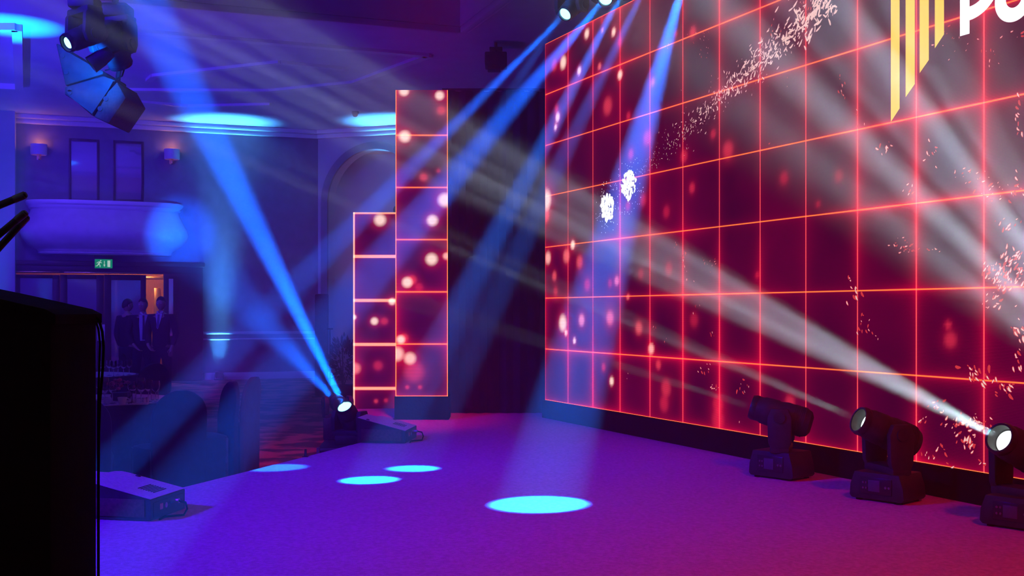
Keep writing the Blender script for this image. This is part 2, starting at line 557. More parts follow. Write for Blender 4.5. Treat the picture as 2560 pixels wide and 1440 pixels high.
# wall sheet around the arch, as quads from the arch edge out to the rectangle
xl, xr, zt = -0.0, 9.0, CEIL
def outer(p):
    x, z = p
    if z <= acz: return (xl if x < acx else xr, z)
    dx, dz = x - acx, z - acz
    k = min(((zt - acz) / dz) if dz > 1e-6 else 1e9, (((xr - acx) if dx > 0 else (acx - xl)) / abs(dx)) if abs(dx) > 1e-6 else 1e9)
    return (acx + dx * k, acz + dz * k)
pairs = [(p, outer(p)) for p in ap]
for (p, q), (p2, q2) in zip(pairs, pairs[1:]):
    b.prism([(p[0], 0, p[1]), (p2[0], 0, p2[1]), (q2[0], 0, q2[1]), (q[0], 0, q[1])], (0, 0.3, 0))
    if (q[0] - q2[0]) and (q[1] - q2[1]):
        cx_, cz_ = (q[0] if abs(q[0] - xl) < 1e-6 or abs(q[0] - xr) < 1e-6 else q2[0]), zt
        b.prism([(q[0], 0, q[1]), (q2[0], 0, q2[1]), (cx_, 0, cz_)], (0, 0.3, 0))
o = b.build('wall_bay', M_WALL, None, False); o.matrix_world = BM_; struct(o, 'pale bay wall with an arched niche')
# niche: a curved recess
b = MB()
rings = []
for k in range(17):
    t = PI * k / 16
    x = acx - ar * math.cos(t); y = 0.3 + 0.9 * math.sin(t)
    top = [(x, y, 0), (x, y, acz + ar + .2)]
    rings.append(top)
b.loft(rings, caps=False, closed=False)
b.face([(acx - ar - .1, .25, acz + ar + .05), (acx + ar + .1, .25, acz + ar + .05), (acx + ar + .1, 1.4, acz + ar + .05), (acx - ar - .1, 1.4, acz + ar + .05)])
o = b.build('wall_niche', M_WALL); o.matrix_world = BM_; struct(o, 'curved back of the arched niche')
# arch moulding
b = MB()
pi_, po_ = arch_pts(ar), arch_pts(ar + 0.165)
for k in range(len(pi_) - 1):
    a, a2, c, c2 = pi_[k], pi_[k + 1], po_[k], po_[k + 1]
    b.prism([(a[0], -0.06, a[1]), (a2[0], -0.06, a2[1]), (c2[0], -0.06, c2[1]), (c[0], -0.06, c[1])], (0, 0.058, 0))
o = b.build('trim_5', M_PAPER, None, False); o.matrix_world = BM_; struct(o, 'grey moulding around the arch')

# cornices, dado and baseboard
b = MB()
wbox(b, -7, x_end + .1, -0.16, -0.0015, CEIL - 0.10, CEIL - .001, .03); wbox(b, -7, x_end + .05, -0.09, -0.0015, CEIL - 0.2, CEIL - 0.1, .02)
o = b.build('trim_6', M_TRIM); o.matrix_world = WM; struct(o, 'cornice along the far wall')
b = MB()
wbox(b, -.1, 9, -0.16, -0.0015, CEIL - 0.10, CEIL - .001, .03); wbox(b, -.05, 9, -0.09, -0.0015, CEIL - 0.2, CEIL - 0.1, .02)
o = b.build('trim_7', M_TRIM); o.matrix_world = BM_; struct(o, 'cornice along the bay wall')
b = MB()
for pa, pb in ((829, 836), (846, 850)):
    r = wrect(508, pa + 3, 700, pb + 3, -0.03)
    z0 = wl(540, pb, -0.03)[1]; z1 = wl(540, pa, -0.03)[1]
    wbox(b, ca[1] + .02, x_end - .01, -0.045, -0.0015, z0, z1, .006)
o = b.build('trim_8', M_STONE); o.matrix_world = WM; struct(o, 'double dado rail right of the doors')
b = MB(); wbox(b, ca[1] + .02, x_end - .01, -0.03, -0.0015, 0, 0.16, .006)
o = b.build('baseboard_far', M_TRIM); o.matrix_world = WM; struct(o)
b = MB(); wbox(b, 0.02, acx - ar - .2, -0.03, -0.0015, 0, 0.16, .006)
o = b.build('baseboard_bay', M_TRIM); o.matrix_world = BM_; struct(o)

# side walls out to both sides and behind the viewer
b = MB(); b.box((-17.3, 9, CEIL / 2), (0.2, 34, CEIL)); struct(b.build('wall_side', M_DRAPE, None, False))
b = MB(); b.box((9.6, 12, CEIL / 2), (0.2, 40, CEIL)); struct(b.build('wall_right', M_DRAPE, None, False))
b = MB(); b.box((-4, -5, CEIL / 2), (28, 0.2, CEIL)); struct(b.build('wall_back', M_DRAPE, None, False))

# ceiling with a raised tray
def cp(px, py, z=CEIL):
    Y = (z - CAMZ) * F / (HOR - py); return Vector(((px - 1280) / F * Y, Y, z))
C0 = cp(1150, 66)
CM = Matrix(((Av.x, Uv.x, 0, C0.x), (Av.y, Uv.y, 0, C0.y), (0, 0, 1, CEIL), (0, 0, 0, 1)))
b = MB()
wbox(b, -30, 30, 0, 30, 0, 0.1)
wbox(b, 0, 30, -30, 0, 0, 0.1)
wbox(b, -30, -13, -30, 0, 0, 0.1)
wbox(b, -13, 0, -30, -13, 0, 0.1)
wbox(b, -13.1, 0.1, 0.0, 0.1, 0.1, 0.75); wbox(b, 0.0, 0.1, -13, 0, 0.1, 0.75)
wbox(b, -13.1, 0.1, -13.1, 0.1, 0.75, 0.85)
o = b.build('ceiling', M_CEIL, None, False); o.matrix_world = CM; struct(o, 'white hall ceiling with a raised tray')
b = MB()
for off, w_, h_ in ((0.0, .10, .10), (0.16, .05, .05)):
    wbox(b, -13 - off, 0 + off, off, off + w_, -h_, -0.001, .02)
    wbox(b, off, off + w_, -13 - off, off, -h_, -0.001, .02)
wbox(b, -13, -0.001, -0.18, -0.001, 0.42, 0.55, .04); wbox(b, -0.18, -0.001, -13, -0.18, 0.42, 0.55, .04)
o = b.build('trim_9', M_CEIL); o.matrix_world = CM; struct(o, 'moulding around the raised ceiling tray')
def ceil_strip(n, pts, w_, label, closed=False):
    b = MB()
    P = [cp(*p) for p in pts]
    for a, c in zip(P, P[1:] + (P[:1] if closed else [])):
        d = (c - a).normalized(); s = Vector((-d.y, d.x, 0)) * (w_ / 2)
        b.prism([a - s, c - s, c + s, a + s], (0, 0, -0.05))
    for p in b.bm.verts: p.co.z -= 0.001
    struct(b.build('trim_%d' % n, M_TRIM, None, False), label)
ceil_strip(10, [(300, 71), (1070, 135), (888, 203), (676, 224), (300, 222)], 0.16, 'raised ceiling moulding ending in a sharp corner')
ceil_strip(11, [(372, 198), (385, 186), (700, 152), (860, 168)], 0.12, 'inner ceiling moulding')
ceil_strip(12, [(240, 242), (470, 262), (676, 258)], 0.12, 'ceiling moulding near the cornice')
# vent box in the ceiling, top left
r0, r1 = cp(-40, 60), cp(42, 60); r2, r3 = cp(-80, 205), cp(48, 212)
b = MB()
for a, c in ((r0, r1), (r1, r3), (r3, r2)):
    d = (c - a).normalized(); s = Vector((-d.y, d.x, 0)) * .07
    b.prism([a - s, c - s, c + s, a + s], (0, 0, -0.10))
for p in b.bm.verts: p.co.z -= 0.001
struct(b.build('trim_13', M_TRIM, None, False), 'square ceiling moulding at the top left')

# ------------------------------------------------------------------ unseen wash lights of the hall, several added only as fill
def wash(name, loc, to, p, col, deg, blend=0.9, r=0.25):
    return spot(name, loc, to, p, col, deg, blend, r)
wash('unseen_blue_wash', (-7.0, 3.0, 4.8), (-2.7, 5.2, 0.5), 560, (0.05, 0.0, 1.0), 46)
wash('added_magenta_fill', (2.5, 1.0, 5.0), (2.2, 4.8, 0.5), 80, (1.0, 0.0, 0.02), 72)  # added light, boosts the red of the screen on the deck
wash('unseen_blue_wash', (-12.0, 12.5, 0.4), (-10.5, 16.5, 5.7), 560, (0.03, 0.02, 1.0), 105)
wash('added_purple_fill', (-4.0, 15.0, 0.3), (-3.5, 16.5, 5.7), 24, (0.30, 0.02, 1.0), 140)  # added ambient fill for the ceiling, no fixture there
wash('unseen_blue_wash', (-8.5, 12.5, 4.9), (-7.8, 24.0, 2.8), 170, (0.09, 0.02, 1.0), 66)

wash('unseen_blue_wash', (-5.0, 5.0, 4.6), (0.8, 10.0, 1.8), 230, (0.03, 0.0, 1.0), 60)  # added to put blue into the haze before the drape
wash('unseen_blue_wash', (-4.0, 4.5, 3.2), (2.1, 6.3, 1.05), 36, (0.02, 0.0, 1.0), 26)  # added fill, turns the floor heads bluer
wash('added_red_fill', (-0.2, 7.5, 5.0), (-1.9, 11.9, 0.0), 120, (1.0, 0.0, 0.12), 38)  # added red light for the tables and the carpet beyond the stage
wash('unseen_blue_wash', (-8.8, 20.0, 5.5), (-8.2, 24.0, 2.4), 70, (0.10, 0.04, 1.0), 85)  # added overhead light to give the balcony form, no fixture there
wash('unseen_blue_wash', (-5.5, 16.5, 2.4), (-4.3, 24.5, 3.4), 60, (0.20, 0.12, 1.0), 52)  # added to lighten the bay wall, no fixture there
# uplighters standing at the foot of the far walls
UPLIGHTS = []
for px_, fr, p_ in ((548, 'w', 1500), (5, 'w', 1700), (1000, 'b', 1500)):
    if fr == 'w':
        x_, _z = wl(px_, 777, -0.16); L_ = WM @ Vector((x_, -0.16, 0.24)); T_ = WM @ Vector((x_ + .1, -0.50, CEIL))
    else:
        x_, _z = bl(px_, 777, -0.28); L_ = BM_ @ Vector((x_, -0.28, 0.22)); T_ = BM_ @ Vector((x_, -0.50, CEIL))
    UPLIGHTS.append(L_)
    spot('uplight_lamp', L_, T_, p_, (0.06, 0.42, 1.0), 26, 1.0, 0.2)
r_ = cp(20, 60)
spot('uplight_lamp', (r_.x, r_.y - .6, 0.3), (r_.x, r_.y + .1, CEIL), 1500, (0.0, 0.22, 1.0), 17, 1.0, 0.05)
x_, _z = bl(836, 777, -0.3)
spot('warm_uplight_lamp', BM_ @ Vector((x_, -0.3, .7)), BM_ @ Vector((x_ + .5, .5, 3.0)), 16, (1.0, 0.35, 0.05), 50, 1.0, 0.03)

# ------------------------------------------------------------------ LED surfaces
def led_material(name, nu, nv, cell, line, hcol, vcol, base, edge_glow, strength=1.0, haze_amt=1.0):
    m = bpy.data.materials.new(name)
    m.use_nodes = True
    nt = m.node_tree; nt.nodes.clear(); N = nt.nodes.new; L = nt.links.new
    out = N('ShaderNodeOutputMaterial'); em = N('ShaderNodeEmission')
    uv = N('ShaderNodeUVMap'); sp = N('ShaderNodeSeparateXYZ'); L(uv.outputs[0], sp.inputs[0])
    def M(op, a, b_=None, clamp=False):
        n = N('ShaderNodeMath'); n.operation = op; n.use_clamp = clamp
        for i, v in enumerate((a, b_)):
            if v is None: continue
            if isinstance(v, (int, float)): n.inputs[i].default_value = v
            else: L(v, n.inputs[i])
        return n.outputs[0]
    def dist(sock):
        q = M('DIVIDE', sock, cell); fr = M('SUBTRACT', q, M('ROUND', q)); return M('MULTIPLY', M('ABSOLUTE', fr), cell)
    du, dv = dist(sp.outputs[0]), dist(sp.outputs[1])
    def core(d): # hard bright line
        return M('SUBTRACT', 1.0, M('DIVIDE', M('SUBTRACT', d, line * .5), line * .5, ), True)
    def glow(d, w): return M('EXPONENT', M('MULTIPLY', d, -1.0 / w))
    def mixadd(acc, fac, col):
        n = N('ShaderNodeMix'); n.data_type = 'RGBA'; n.blend_type = 'ADD'; n.clamp_factor = False
        L(fac, n.inputs['Factor']); L(acc, n.inputs[6]); n.inputs[7].default_value = (*col, 1)
        return n.outputs[2]
    # base: dark plum broken by soft noise
    nz = N('ShaderNodeTexNoise'); nz.inputs['Scale'].default_value = 0.9; nz.inputs['Detail'].default_value = 3; L(uv.outputs[0], nz.inputs['Vector'])
    cr = N('ShaderNodeValToRGB'); L(nz.outputs[0], cr.inputs[0])
    cr.color_ramp.elements[0].position = .35; cr.color_ramp.elements[0].color = (*base[0], 1)
    cr.color_ramp.elements[1].position = .68; cr.color_ramp.elements[1].color = (*base[1], 1)
    acc = cr.outputs[0]
    nz2 = N('ShaderNodeTexNoise'); nz2.inputs['Scale'].default_value = 0.7; nz2.inputs['Detail'].default_value = 2
    mp = N('ShaderNodeMapping'); mp.inputs['Location'].default_value = (7, 3, 0); L(uv.outputs[0], mp.inputs[0]); L(mp.outputs[0], nz2.inputs['Vector'])
    g2 = M('MULTIPLY', M('SUBTRACT', nz2.outputs[0], 0.40, True), 4.5 * edge_glow)
    gg = M('ADD', M('MULTIPLY', M('ADD', glow(du, .05), glow(dv, .035)), .45), M('MULTIPLY', M('ADD', glow(du, .012), glow(dv, .010)), .5))
    acc = mixadd(acc, M('MULTIPLY', gg, M('ADD', g2, 0.22 * edge_glow)), (0.95, 0.004, 0.035))
    at_ = N('ShaderNodeAttribute'); at_.attribute_name = 'glow'
    n = N('ShaderNodeMix'); n.data_type = 'RGBA'; n.blend_type = 'ADD'; n.inputs['Factor'].default_value = 1
    L(acc, n.inputs[6]); L(at_.outputs['Color'], n.inputs[7]); acc = n.outputs[2]
    acc = mixadd(acc, core(du), vcol)
    acc = mixadd(acc, core(dv), hcol)
    # pixel rows of the display modulate its brightness
    rows = M('ADD', 1.0, M('MULTIPLY', M('SINE', M('MULTIPLY', sp.outputs[1], 2 * PI / 0.0078)), 0.38))
    mm = N('ShaderNodeMix'); mm.data_type = 'RGBA'; mm.blend_type = 'MULTIPLY'; mm.inputs['Factor'].default_value = 1
    cb = N('ShaderNodeCombineColor')
    for k_ in range(3): L(rows, cb.inputs[k_])
    L(acc, mm.inputs[6]); L(cb.outputs[0], mm.inputs[7])
    acc = mm.outputs[2]
    L(acc, em.inputs[0]); em.inputs[1].default_value = strength
    L(em.outputs[0], out.inputs[0])
    return m

def led_panel(name, w, h, res, spots, material, parent, M):
    """flat display w x h metres, its picture of soft discs held per vertex; local x right, z up"""
    nu, nv = int(round(w / res)), int(round(h / res))
    xs = np.linspace(0, w, nu + 1); zs = np.linspace(0, h, nv + 1)
    X, Z = np.meshgrid(xs, zs)
    co = np.zeros(((nu + 1) * (nv + 1), 3), np.float32)
    co[:, 0] = X.ravel(); co[:, 2] = Z.ravel()
    i = np.arange(nu)[None, :] + (np.arange(nv) * (nu + 1))[:, None]
    quads = np.stack([i, i + 1, i + nu + 2, i + nu + 1], -1).reshape(-1, 4)
    me = bpy.data.meshes.new(name)
    me.vertices.add(len(co)); me.vertices.foreach_set('co', co.ravel())
    me.loops.add(quads.size); me.loops.foreach_set('vertex_index', quads.ravel().astype(np.int32))
    me.polygons.add(len(quads)); me.polygons.foreach_set('loop_start', (np.arange(len(quads)) * 4).astype(np.int32))
    me.update()
    uvl = me.uv_layers.new(name='UVMap')
    uv = np.stack([co[quads.ravel(), 0], co[quads.ravel(), 2]], -1).astype(np.float32)
    uvl.data.foreach_set('uv', uv.ravel())
    col = np.zeros((len(co), 4), np.float32); col[:, 3] = 1
    for (x, z, r, v) in spots:
        d = np.hypot(co[:, 0] - x, (co[:, 2] - z))
        disc = np.clip((r * 0.78 - d) / (r * 0.6) + .5, 0, 1)
        halo = np.exp(-(d / (r * 1.25)) ** 2) * .35
        c = disc[:, None] * np.array((0.75 * v, 0.80 * v ** 5 + .02 * v, 0.62 * v ** 5 + .05 * v)) + halo[:, None] * np.array((1.5 * v, 0.012 * v, 0.05 * v))
        col[:, :3] += c
    ca_ = me.color_attributes.new('glow', 'FLOAT_COLOR', 'POINT')
    ca_.data.foreach_set('color', col.ravel())
    me.materials.append(material)
    me.validate()
    o = bpy.data.objects.new(name, me)
    COL.objects.link(o)
    o.parent = parent
    if M is not None: o.matrix_local = M
    return o

# main screen frame: x along the screen toward the viewer, y away behind it, z up
SU = Vector((0.4040, -0.9147, 0)).normalized()
SV = Vector((-SU.y, SU.x, 0))           # points behind the screen (right, away)
ZB = 0.6745
S0 = Vector((0.327, 11.15, ZB))
SM = Matrix(((SU.x, SV.x, 0, S0.x), (SU.y, SV.y, 0, S0.y), (0, 0, 1, S0.z), (0, 0, 0, 1)))
SMi = SM.inverted()
def sl(px, py):
    c = SMi @ Vector((0, 0, CAMZ)); d = (SMi.to_3x3() @ Vector(((px - 1280) / F, 1, -(py - HOR) / F)))
    p = c - d * (c.y / d.y)
    return p.x, p.z
def pxm(px):  # pixels per metre of height at a screen column
    return 254 + (px - 1363) * 0.1904
SCR = [(1467,84,14,1),(1534,80,12,1),(1506,75,7,.8),(1505,52,10,.4),(1549,105,12,.4),(1408,156,19,1),(1386,163,18,.5),(1448,177,12,1),(1499,166,10,.7),
(1550,187,13,1),(1394,293,14,1),(1389,318,9,1),(1391,272,12,.5),(1519,265,26,.5),(1632,205,12,.55),(1732,80,16,.5),(1571,290,12,.4),(1577,385,15,.5),
(1618,345,22,.5),(1820,375,26,.45),(1783,335,14,.35),(1710,390,18,.4),(1960,445,20,.3),(2097,440,18,.25),(1730,470,15,.4),(1608,500,18,.4),(1570,515,14,.4),
(1666,530,18,.3),(2045,510,10,.3),(1432,612,13,1),(1370,645,18,.9),(1416,640,20,.7),(1449,655,20,.6),(1386,690,14,.6),(1389,728,14,.4),(1468,712,18,.45),
(1542,702,14,.75),(1525,708,12,.4),(1672,672,20,.3),(1602,685,16,.3),(1893,688,10,.3),(1407,808,24,1),(1415,832,9,1),(1454,800,18,.8),(1436,852,9,1),
(1525,795,22,.7),(1597,820,20,.6),(1628,872,15,.9),(1646,912,14,.5),(1509,918,12,.5),(1529,953,12,1),(1570,742,8,.7),(1735,800,22,.3),(1665,970,26,.45),
(1660,1010,24,.35),(1795,1010,26,.35),(1795,1050,30,.35),(1975,1005,22,.4),(2376,850,24,.4),(2370,812,12,.4),(1366,500,30,1),(1366,540,20,.6),(1690,85,9,.4)]
spots_ = []
for px, py, r, v in SCR:
    x, z = sl(px, py); spots_.append((x, z, r / pxm(px), v))
led = thing('led_wall', 'huge LED video wall with red grid and sparks rising behind the stage', 'led wall', M=Matrix.Translation(Vector((S0.x, S0.y, SZ))) @ SM.to_3x3().to_4x4())
up = Matrix.Translation((0, 0, ZB - SZ))
COLS, ROWS = 18, 7
m_led = led_material('led_picture', COLS, ROWS, 0.5, 0.0058, (1.3, 0.24, 0.02), (1.0, 0.10, 0.08), ((0.042, 0.0, 0.028), (0.115, 0.0, 0.036)), 0.75)
pic = led_panel('screen_picture', COLS * .5, ROWS * .5, 0.02, spots_, m_led, led, up)
b = MB(); b.box((COLS * .25, 0.06, ZB - SZ + ROWS * .25), (COLS * .5, 0.10, ROWS * .5), .004)
b.build('cabinet_frame', M_BLACK, led, False)
b = MB(); b.box((COLS * .25, 0.30, (ZB - SZ) / 2 - .001), (COLS * .5 + .02, 0.66, (ZB - SZ) - .004))
b.build('plinth', M_MATTE, led, False)
b = MB()
for k in range(8):
    x = 0.4 + k * 1.1
    b.tube((x, .14, .3), (x, .14, 3.4), .03)
each(b, 'rear_strut', M_METAL, led)

# marks of the picture: sparks, two burning heads, the emblem bars and two letters
M_SPARK = emis('spark_light', (1.0, 0.60, 0.56), 1.0)
M_SPARKR = emis('ember_light', (1.0, 0.06, 0.08), 0.7)
M_YEL = emis('emblem_yellow', (1.0, 0.66, 0.10), 1.15)
M_WHT = emis('letter_white', (1.0, 1.0, 1.0), 1.3)
def blob(b, x, z, l, w, ang, y=-0.0015):
    pts = []
    for k in range(8):
        t = 2 * PI * k / 8
        u, v = math.cos(t) * l, math.sin(t) * w * (1.25 if math.cos(t) < 0 else .75)
        pts.append((x + u * math.cos(ang) - v * math.sin(ang), y, z + u * math.sin(ang) + v * math.cos(ang)))
    b.face(pts)
rnd = random.Random(11)
b = MB()
P0, P1, P2 = sl(1590, 455), sl(1800, 235), sl(2060, -40)
for k in range(760):
    t = rnd.random() ** .8
    px = 1588 + (2070 - 1588) * t
    py = 440 - 430 * (t ** 1.0) * 1.03
    w = 10 + 34 * t
    off = rnd.gauss(0, .55) * w
    px += off * .7 + rnd.gauss(0, 4); py += off * .7 * (1 if rnd.random() < .9 else -1)
    if t < .35 and rnd.random() < .4: px += rnd.gauss(0, 22); py += rnd.gauss(0, 22)
    x, z = sl(px, py)
    s = (0.0022 + 0.0095 * t) * rnd.uniform(.4, 1.4)
    blob(b, x, z, s * rnd.uniform(1.3, 2.6), s * .55, rnd.choice((1, 1, 1, 2.0, .3)) + rnd.gauss(0, .35))
b.build('firework_trail', M_SPARK, pic, False)['kind'] = 'stuff'
b = MB()
for (cx_, cy_, rr) in ((1573, 462, .128), (1519, 518, .122)):
    x0, z0 = sl(cx_, cy_)
    for k in range(120):
        a = rnd.uniform(0, 2 * PI); q = rr * math.sqrt(rnd.random()) * rnd.uniform(.85, 1.05)
        s = rnd.uniform(.010, .020)
        blob(b, x0 + q * math.cos(a), z0 + q * math.sin(a), s, s, 0, -0.002)
    for k in range(60):
        a = rnd.uniform(0, 2 * PI); q = rr * rnd.uniform(1.1, 2.0)
        blob(b, x0 + q * math.cos(a), z0 + q * math.sin(a), .004, .004, 0, -0.002)
b.build('white_burst', M_WHT, pic, False)['kind'] = 'stuff'
b = MB(); core_b = MB()
CL = [ # debris: pixel centre, spread x, y, count, size, angle
 (2105,225,10,25,14,.022,-1.2),(2150,300,12,18,6,.02,-1.2),(2215,375,16,20,12,.03,-.9),(2340,385,16,22,12,.025,-.8),(2400,430,14,16,7,.02,.4),
 (2275,487,12,16,10,.025,.7),(2265,622,30,12,26,.022,.1),(2330,625,16,8,8,.018,0),(1692,610,6,12,5,.022,-1.3),(1712,660,8,26,10,.03,-1.3),(1722,700,8,16,6,.024,-1.0),
 (1770,660,26,16,16,.016,.6),(1742,760,10,14,6,.018,-1.1),(1635,815,4,12,4,.02,-1.2),(1665,850,4,10,4,.02,-1.2),(1780,835,5,10,5,.018,-1.2),(1755,925,14,18,12,.026,-.8),
 (1785,965,14,10,10,.024,.6),(1862,965,16,16,12,.028,-.9),(1850,1048,4,10,2,.02,-1.2),(1570,945,3,14,3,.02,-1.4),(2125,700,10,22,7,.026,-1.2),(2142,755,14,30,12,.036,-1.1),
 (2160,805,16,22,12,.026,-1.2),(2183,830,12,20,6,.022,-1.2),(2250,600,20,20,8,.02,.4),(2440,940,36,24,26,.036,-.8),(2520,970,34,20,26,.040,-.9),(2540,905,20,20,10,.03,-.8),
 (2510,690,44,44,110,.032,1.0),(2470,760,30,16,16,.028,.7),(2540,640,20,14,24,.03,1.0),(2480,660,26,8,10,.02,.3),(2545,820,22,26,20,.034,-.9),(2520,560,30,14,14,.026,.8),
 (2480,480,40,24,26,.024,.6),(2430,440,26,20,12,.02,.5),(2540,470,20,30,16,.026,-.8),(2545,290,12,40,16,.028,-1.2),(2380,100,40,30,18,.02,.6),(2470,130,24,30,12,.018,-1.2),(2540,90,20,10,8,.02,.3),
 (2405,1060,36,22,40,.028,.9),(2420,1100,20,22,24,.036,1.0),(2350,1020,26,14,16,.026,.4),(2310,1050,14,8,8,.024,.6),(2330,1130,22,20,10,.030,1.1),(2360,1120,16,16,6,.03,-1.1),
 (2450,1055,30,16,20,.026,-.6),(2470,1160,30,10,10,.026,.1),(2385,1165,20,6,4,.026,.1),(1745,100,26,26,18,.016,-.9),(1765,130,16,20,10,.014,-.9),(1668,115,6,10,4,.022,-1.2),(1925,360,4,7,2,.024,.8),
 (1532,75,4,20,2,.012,-1.2),(1940,65,20,26,12,.018,1.2),(2020,18,26,26,20,.02,1.1),(1950,210,30,30,6,.01,1.1),(1770,215,10,30,6,.016,-1.2)]
for (cx_, cy_, sx, sy, n, s, ang) in CL:
    for k in range(int(n * .8)):
        x, z = sl(cx_ + rnd.gauss(0, .6) * sx, cy_ + rnd.gauss(0, .6) * sy)
        q = s * rnd.uniform(.15, .55)
        a_ = ang + rnd.gauss(0, .45)
        blob(b, x, z, q * 1.25, q * .50, a_, -0.0012)
        if rnd.random() < .6: blob(core_b, x, z, q * .95, q * .30, a_, -0.0018)
b.build('ember_shower', M_SPARKR, pic, False)['kind'] = 'stuff'
core_b.build('ember_core', M_SPARK, pic, False)['kind'] = 'stuff'

def bar(pts):
    P = [sl(*p) for p in pts]
    return [(x, -0.003, z) for x, z in P]
for (xa_, xb_, ya, yb) in ((2228, 2250, 305, 271), (2265, 2288, 243, 210), (2300, 2323, 183, 150), (2338, 2361, 121, 86)):
    (x0, z0), (x1, z1) = sl(xa_, ya), sl(xb_, yb)
    zt_ = 3.42
    b = MB(); b.face([(x0, -.003, z0), (x1, -.003, z1), (x1, -.003, zt_), (x0, -.003, zt_)])
    b.build('emblem_bar', M_YEL, pic, False)
# the letters p and o: stem and rings
def ring(b, cx_, cz_, ro, ri, a0=0, a1=2 * PI, n=48):
    for k in range(n):
        t, t2 = a0 + (a1 - a0) * k / n, a0 + (a1 - a0) * (k + 1) / n
        b.face([(cx_ + ri * math.cos(t), -.003, cz_ + ri * math.sin(t)), (cx_ + ro * math.cos(t), -.003, cz_ + ro * math.sin(t)),
                (cx_ + ro * math.cos(t2), -.003, cz_ + ro * math.sin(t2)), (cx_ + ri * math.cos(t2), -.003, cz_ + ri * math.sin(t2))])
sx0, sz0 = sl(2401, 91); sx1, _ = sl(2425, 84)
_, bz = sl(2424, 51)
b = MB(); b.face([(sx0, -.0035, sz0), (sx1, -.0035, sz0), (sx1, -.0035, bz + .46), (sx0, -.0035, bz + .46)])
ring(b, sx1, bz + .23, .23, .155, -PI / 2, PI / 2)
b.build('letter', M_WHT, pic, False)
oxa, _ = sl(2492, 0); oxb, _ = sl(2581, 0); _, oz = sl(2530, 56)
orr = max(.126, (oxb - oxa) / 2)
b = MB(); ring(b, (oxa + oxb) / 2, oz + orr, orr, orr - .074); b.build('letter', M_WHT, pic, False)

# LED towers
def tower(name, label, left_px, Y, ncell, wpx, top_py, z0, spots, hcol, vcol, line, seed_base, depth=0.3, plinth=True, vlen=0.0):
    p = at(left_px, top_py, Y)
    wdt = wpx / F * Y
    cell = 0.5
    h = ncell
    t = thing(name, label, 'led tower', (p.x, p.y, z0))
    ztop = p.z - z0
    zbot = ztop - h
    ss = [((px - left_px) / F * Y, h - (py - top_py) / F * Y, r / F * Y, v) for px, py, r, v in spots]
    # grid rows hang from the top edge, so the picture starts on a line
    m = led_material(name + '_picture', 1, 1, wdt if abs(wdt - .5) < .06 else .5, line, hcol, vcol, seed_base, 0.9)
    led_panel('screen_picture', wdt, h, 0.01, ss, m, t, Matrix.Translation((0, 0, zbot)))
    b = MB(); b.box((wdt / 2, depth / 2 + .002, (ztop + zbot) / 2), (wdt, depth, h), .003); b.build('cabinet', M_BLACK, t, False)
    if plinth:
        b = MB(); b.box((wdt / 2, depth / 2 + .01, zbot / 2 - .001), (wdt + .02, depth + .05, zbot - .004)); b.build('plinth', M_MATTE, t, False)
    return t
TW1 = [(1010,228,14,1),(1099,239,13,1),(1103,276,13,.5),(1012,341,17,1),(1059,443,12,.5),(1112,500,20,1),(1081,551,16,1),(1079,648,17,1),(1116,640,10,.9),(1018,706,15,1),(1030,700,14,.5),
 (1048,718,12,.35),(1002,849,12,1),(1010,845,13,.5),(1025,896,17,.95),(992,885,20,.95),(1035,930,30,.45),(1096,427,6,.4),(1050,968,6,.5),(1018,968,6,.5)]
TW2 = [(950,550,17,1),(980,754,10,1),(936,803,11,1),(961,803,11,.45),(945,914,14,.4),(888,921,16,.75),(885,793,7,1),(940,1003,6,.5),(965,1001,6,.4)]
tower('led_tower', 'tall LED column with red grid panels standing at the back of the stage', 989, 10.93, 2.955, 130.5, 225, SZ, TW1,
      (1.2, 0.25, 0.03), (1.5, 0.42, 0.02), 0.009, ((0.035, 0.0, 0.02), (0.09, 0.003, 0.09)))
tower('led_tower', 'shorter LED column with thick bright grid lines behind the tall one', 883, 12.87, 2.5, 110.0, 531, 0.0, TW2,
      (1.6, 0.55, 0.3), (1.6, 0.75, 0.5), 0.022, ((0.045, 0.0, 0.025), (0.08, 0.003, 0.08)))

# black drape flat between tower and wall
def drape():
    b = MB()
    n = 120
    x0, x1 = at(1104, 0, 11.55).x, 2.2
    front, back = [], []
    for k in range(n + 1):
        x = x0 + (x1 - x0) * k / n
        y = 11.62 + .02 * math.sin(k * 1.1) + .012 * math.sin(k * .37)
        front.append((x, y)); back.append((x, y + .03))
    ztop = CAMZ + (777 - 226) / F * 11.6
    loop = front + back[::-1]
    b.loft([[(x, y, SZ + .002) for x, y in loop], [(x, y, ztop) for x, y in loop]])
    o = b.build('black_drape', M_DRAPE)
    tag(o, 'tall black drape closing the gap between LED tower and video wall', 'drape')
    b = MB(); b.tube((x0, 11.635, ztop + .015), (x1, 11.635, ztop + .015), .013); b.build('drape_rail', M_BLACK, o)
drape()


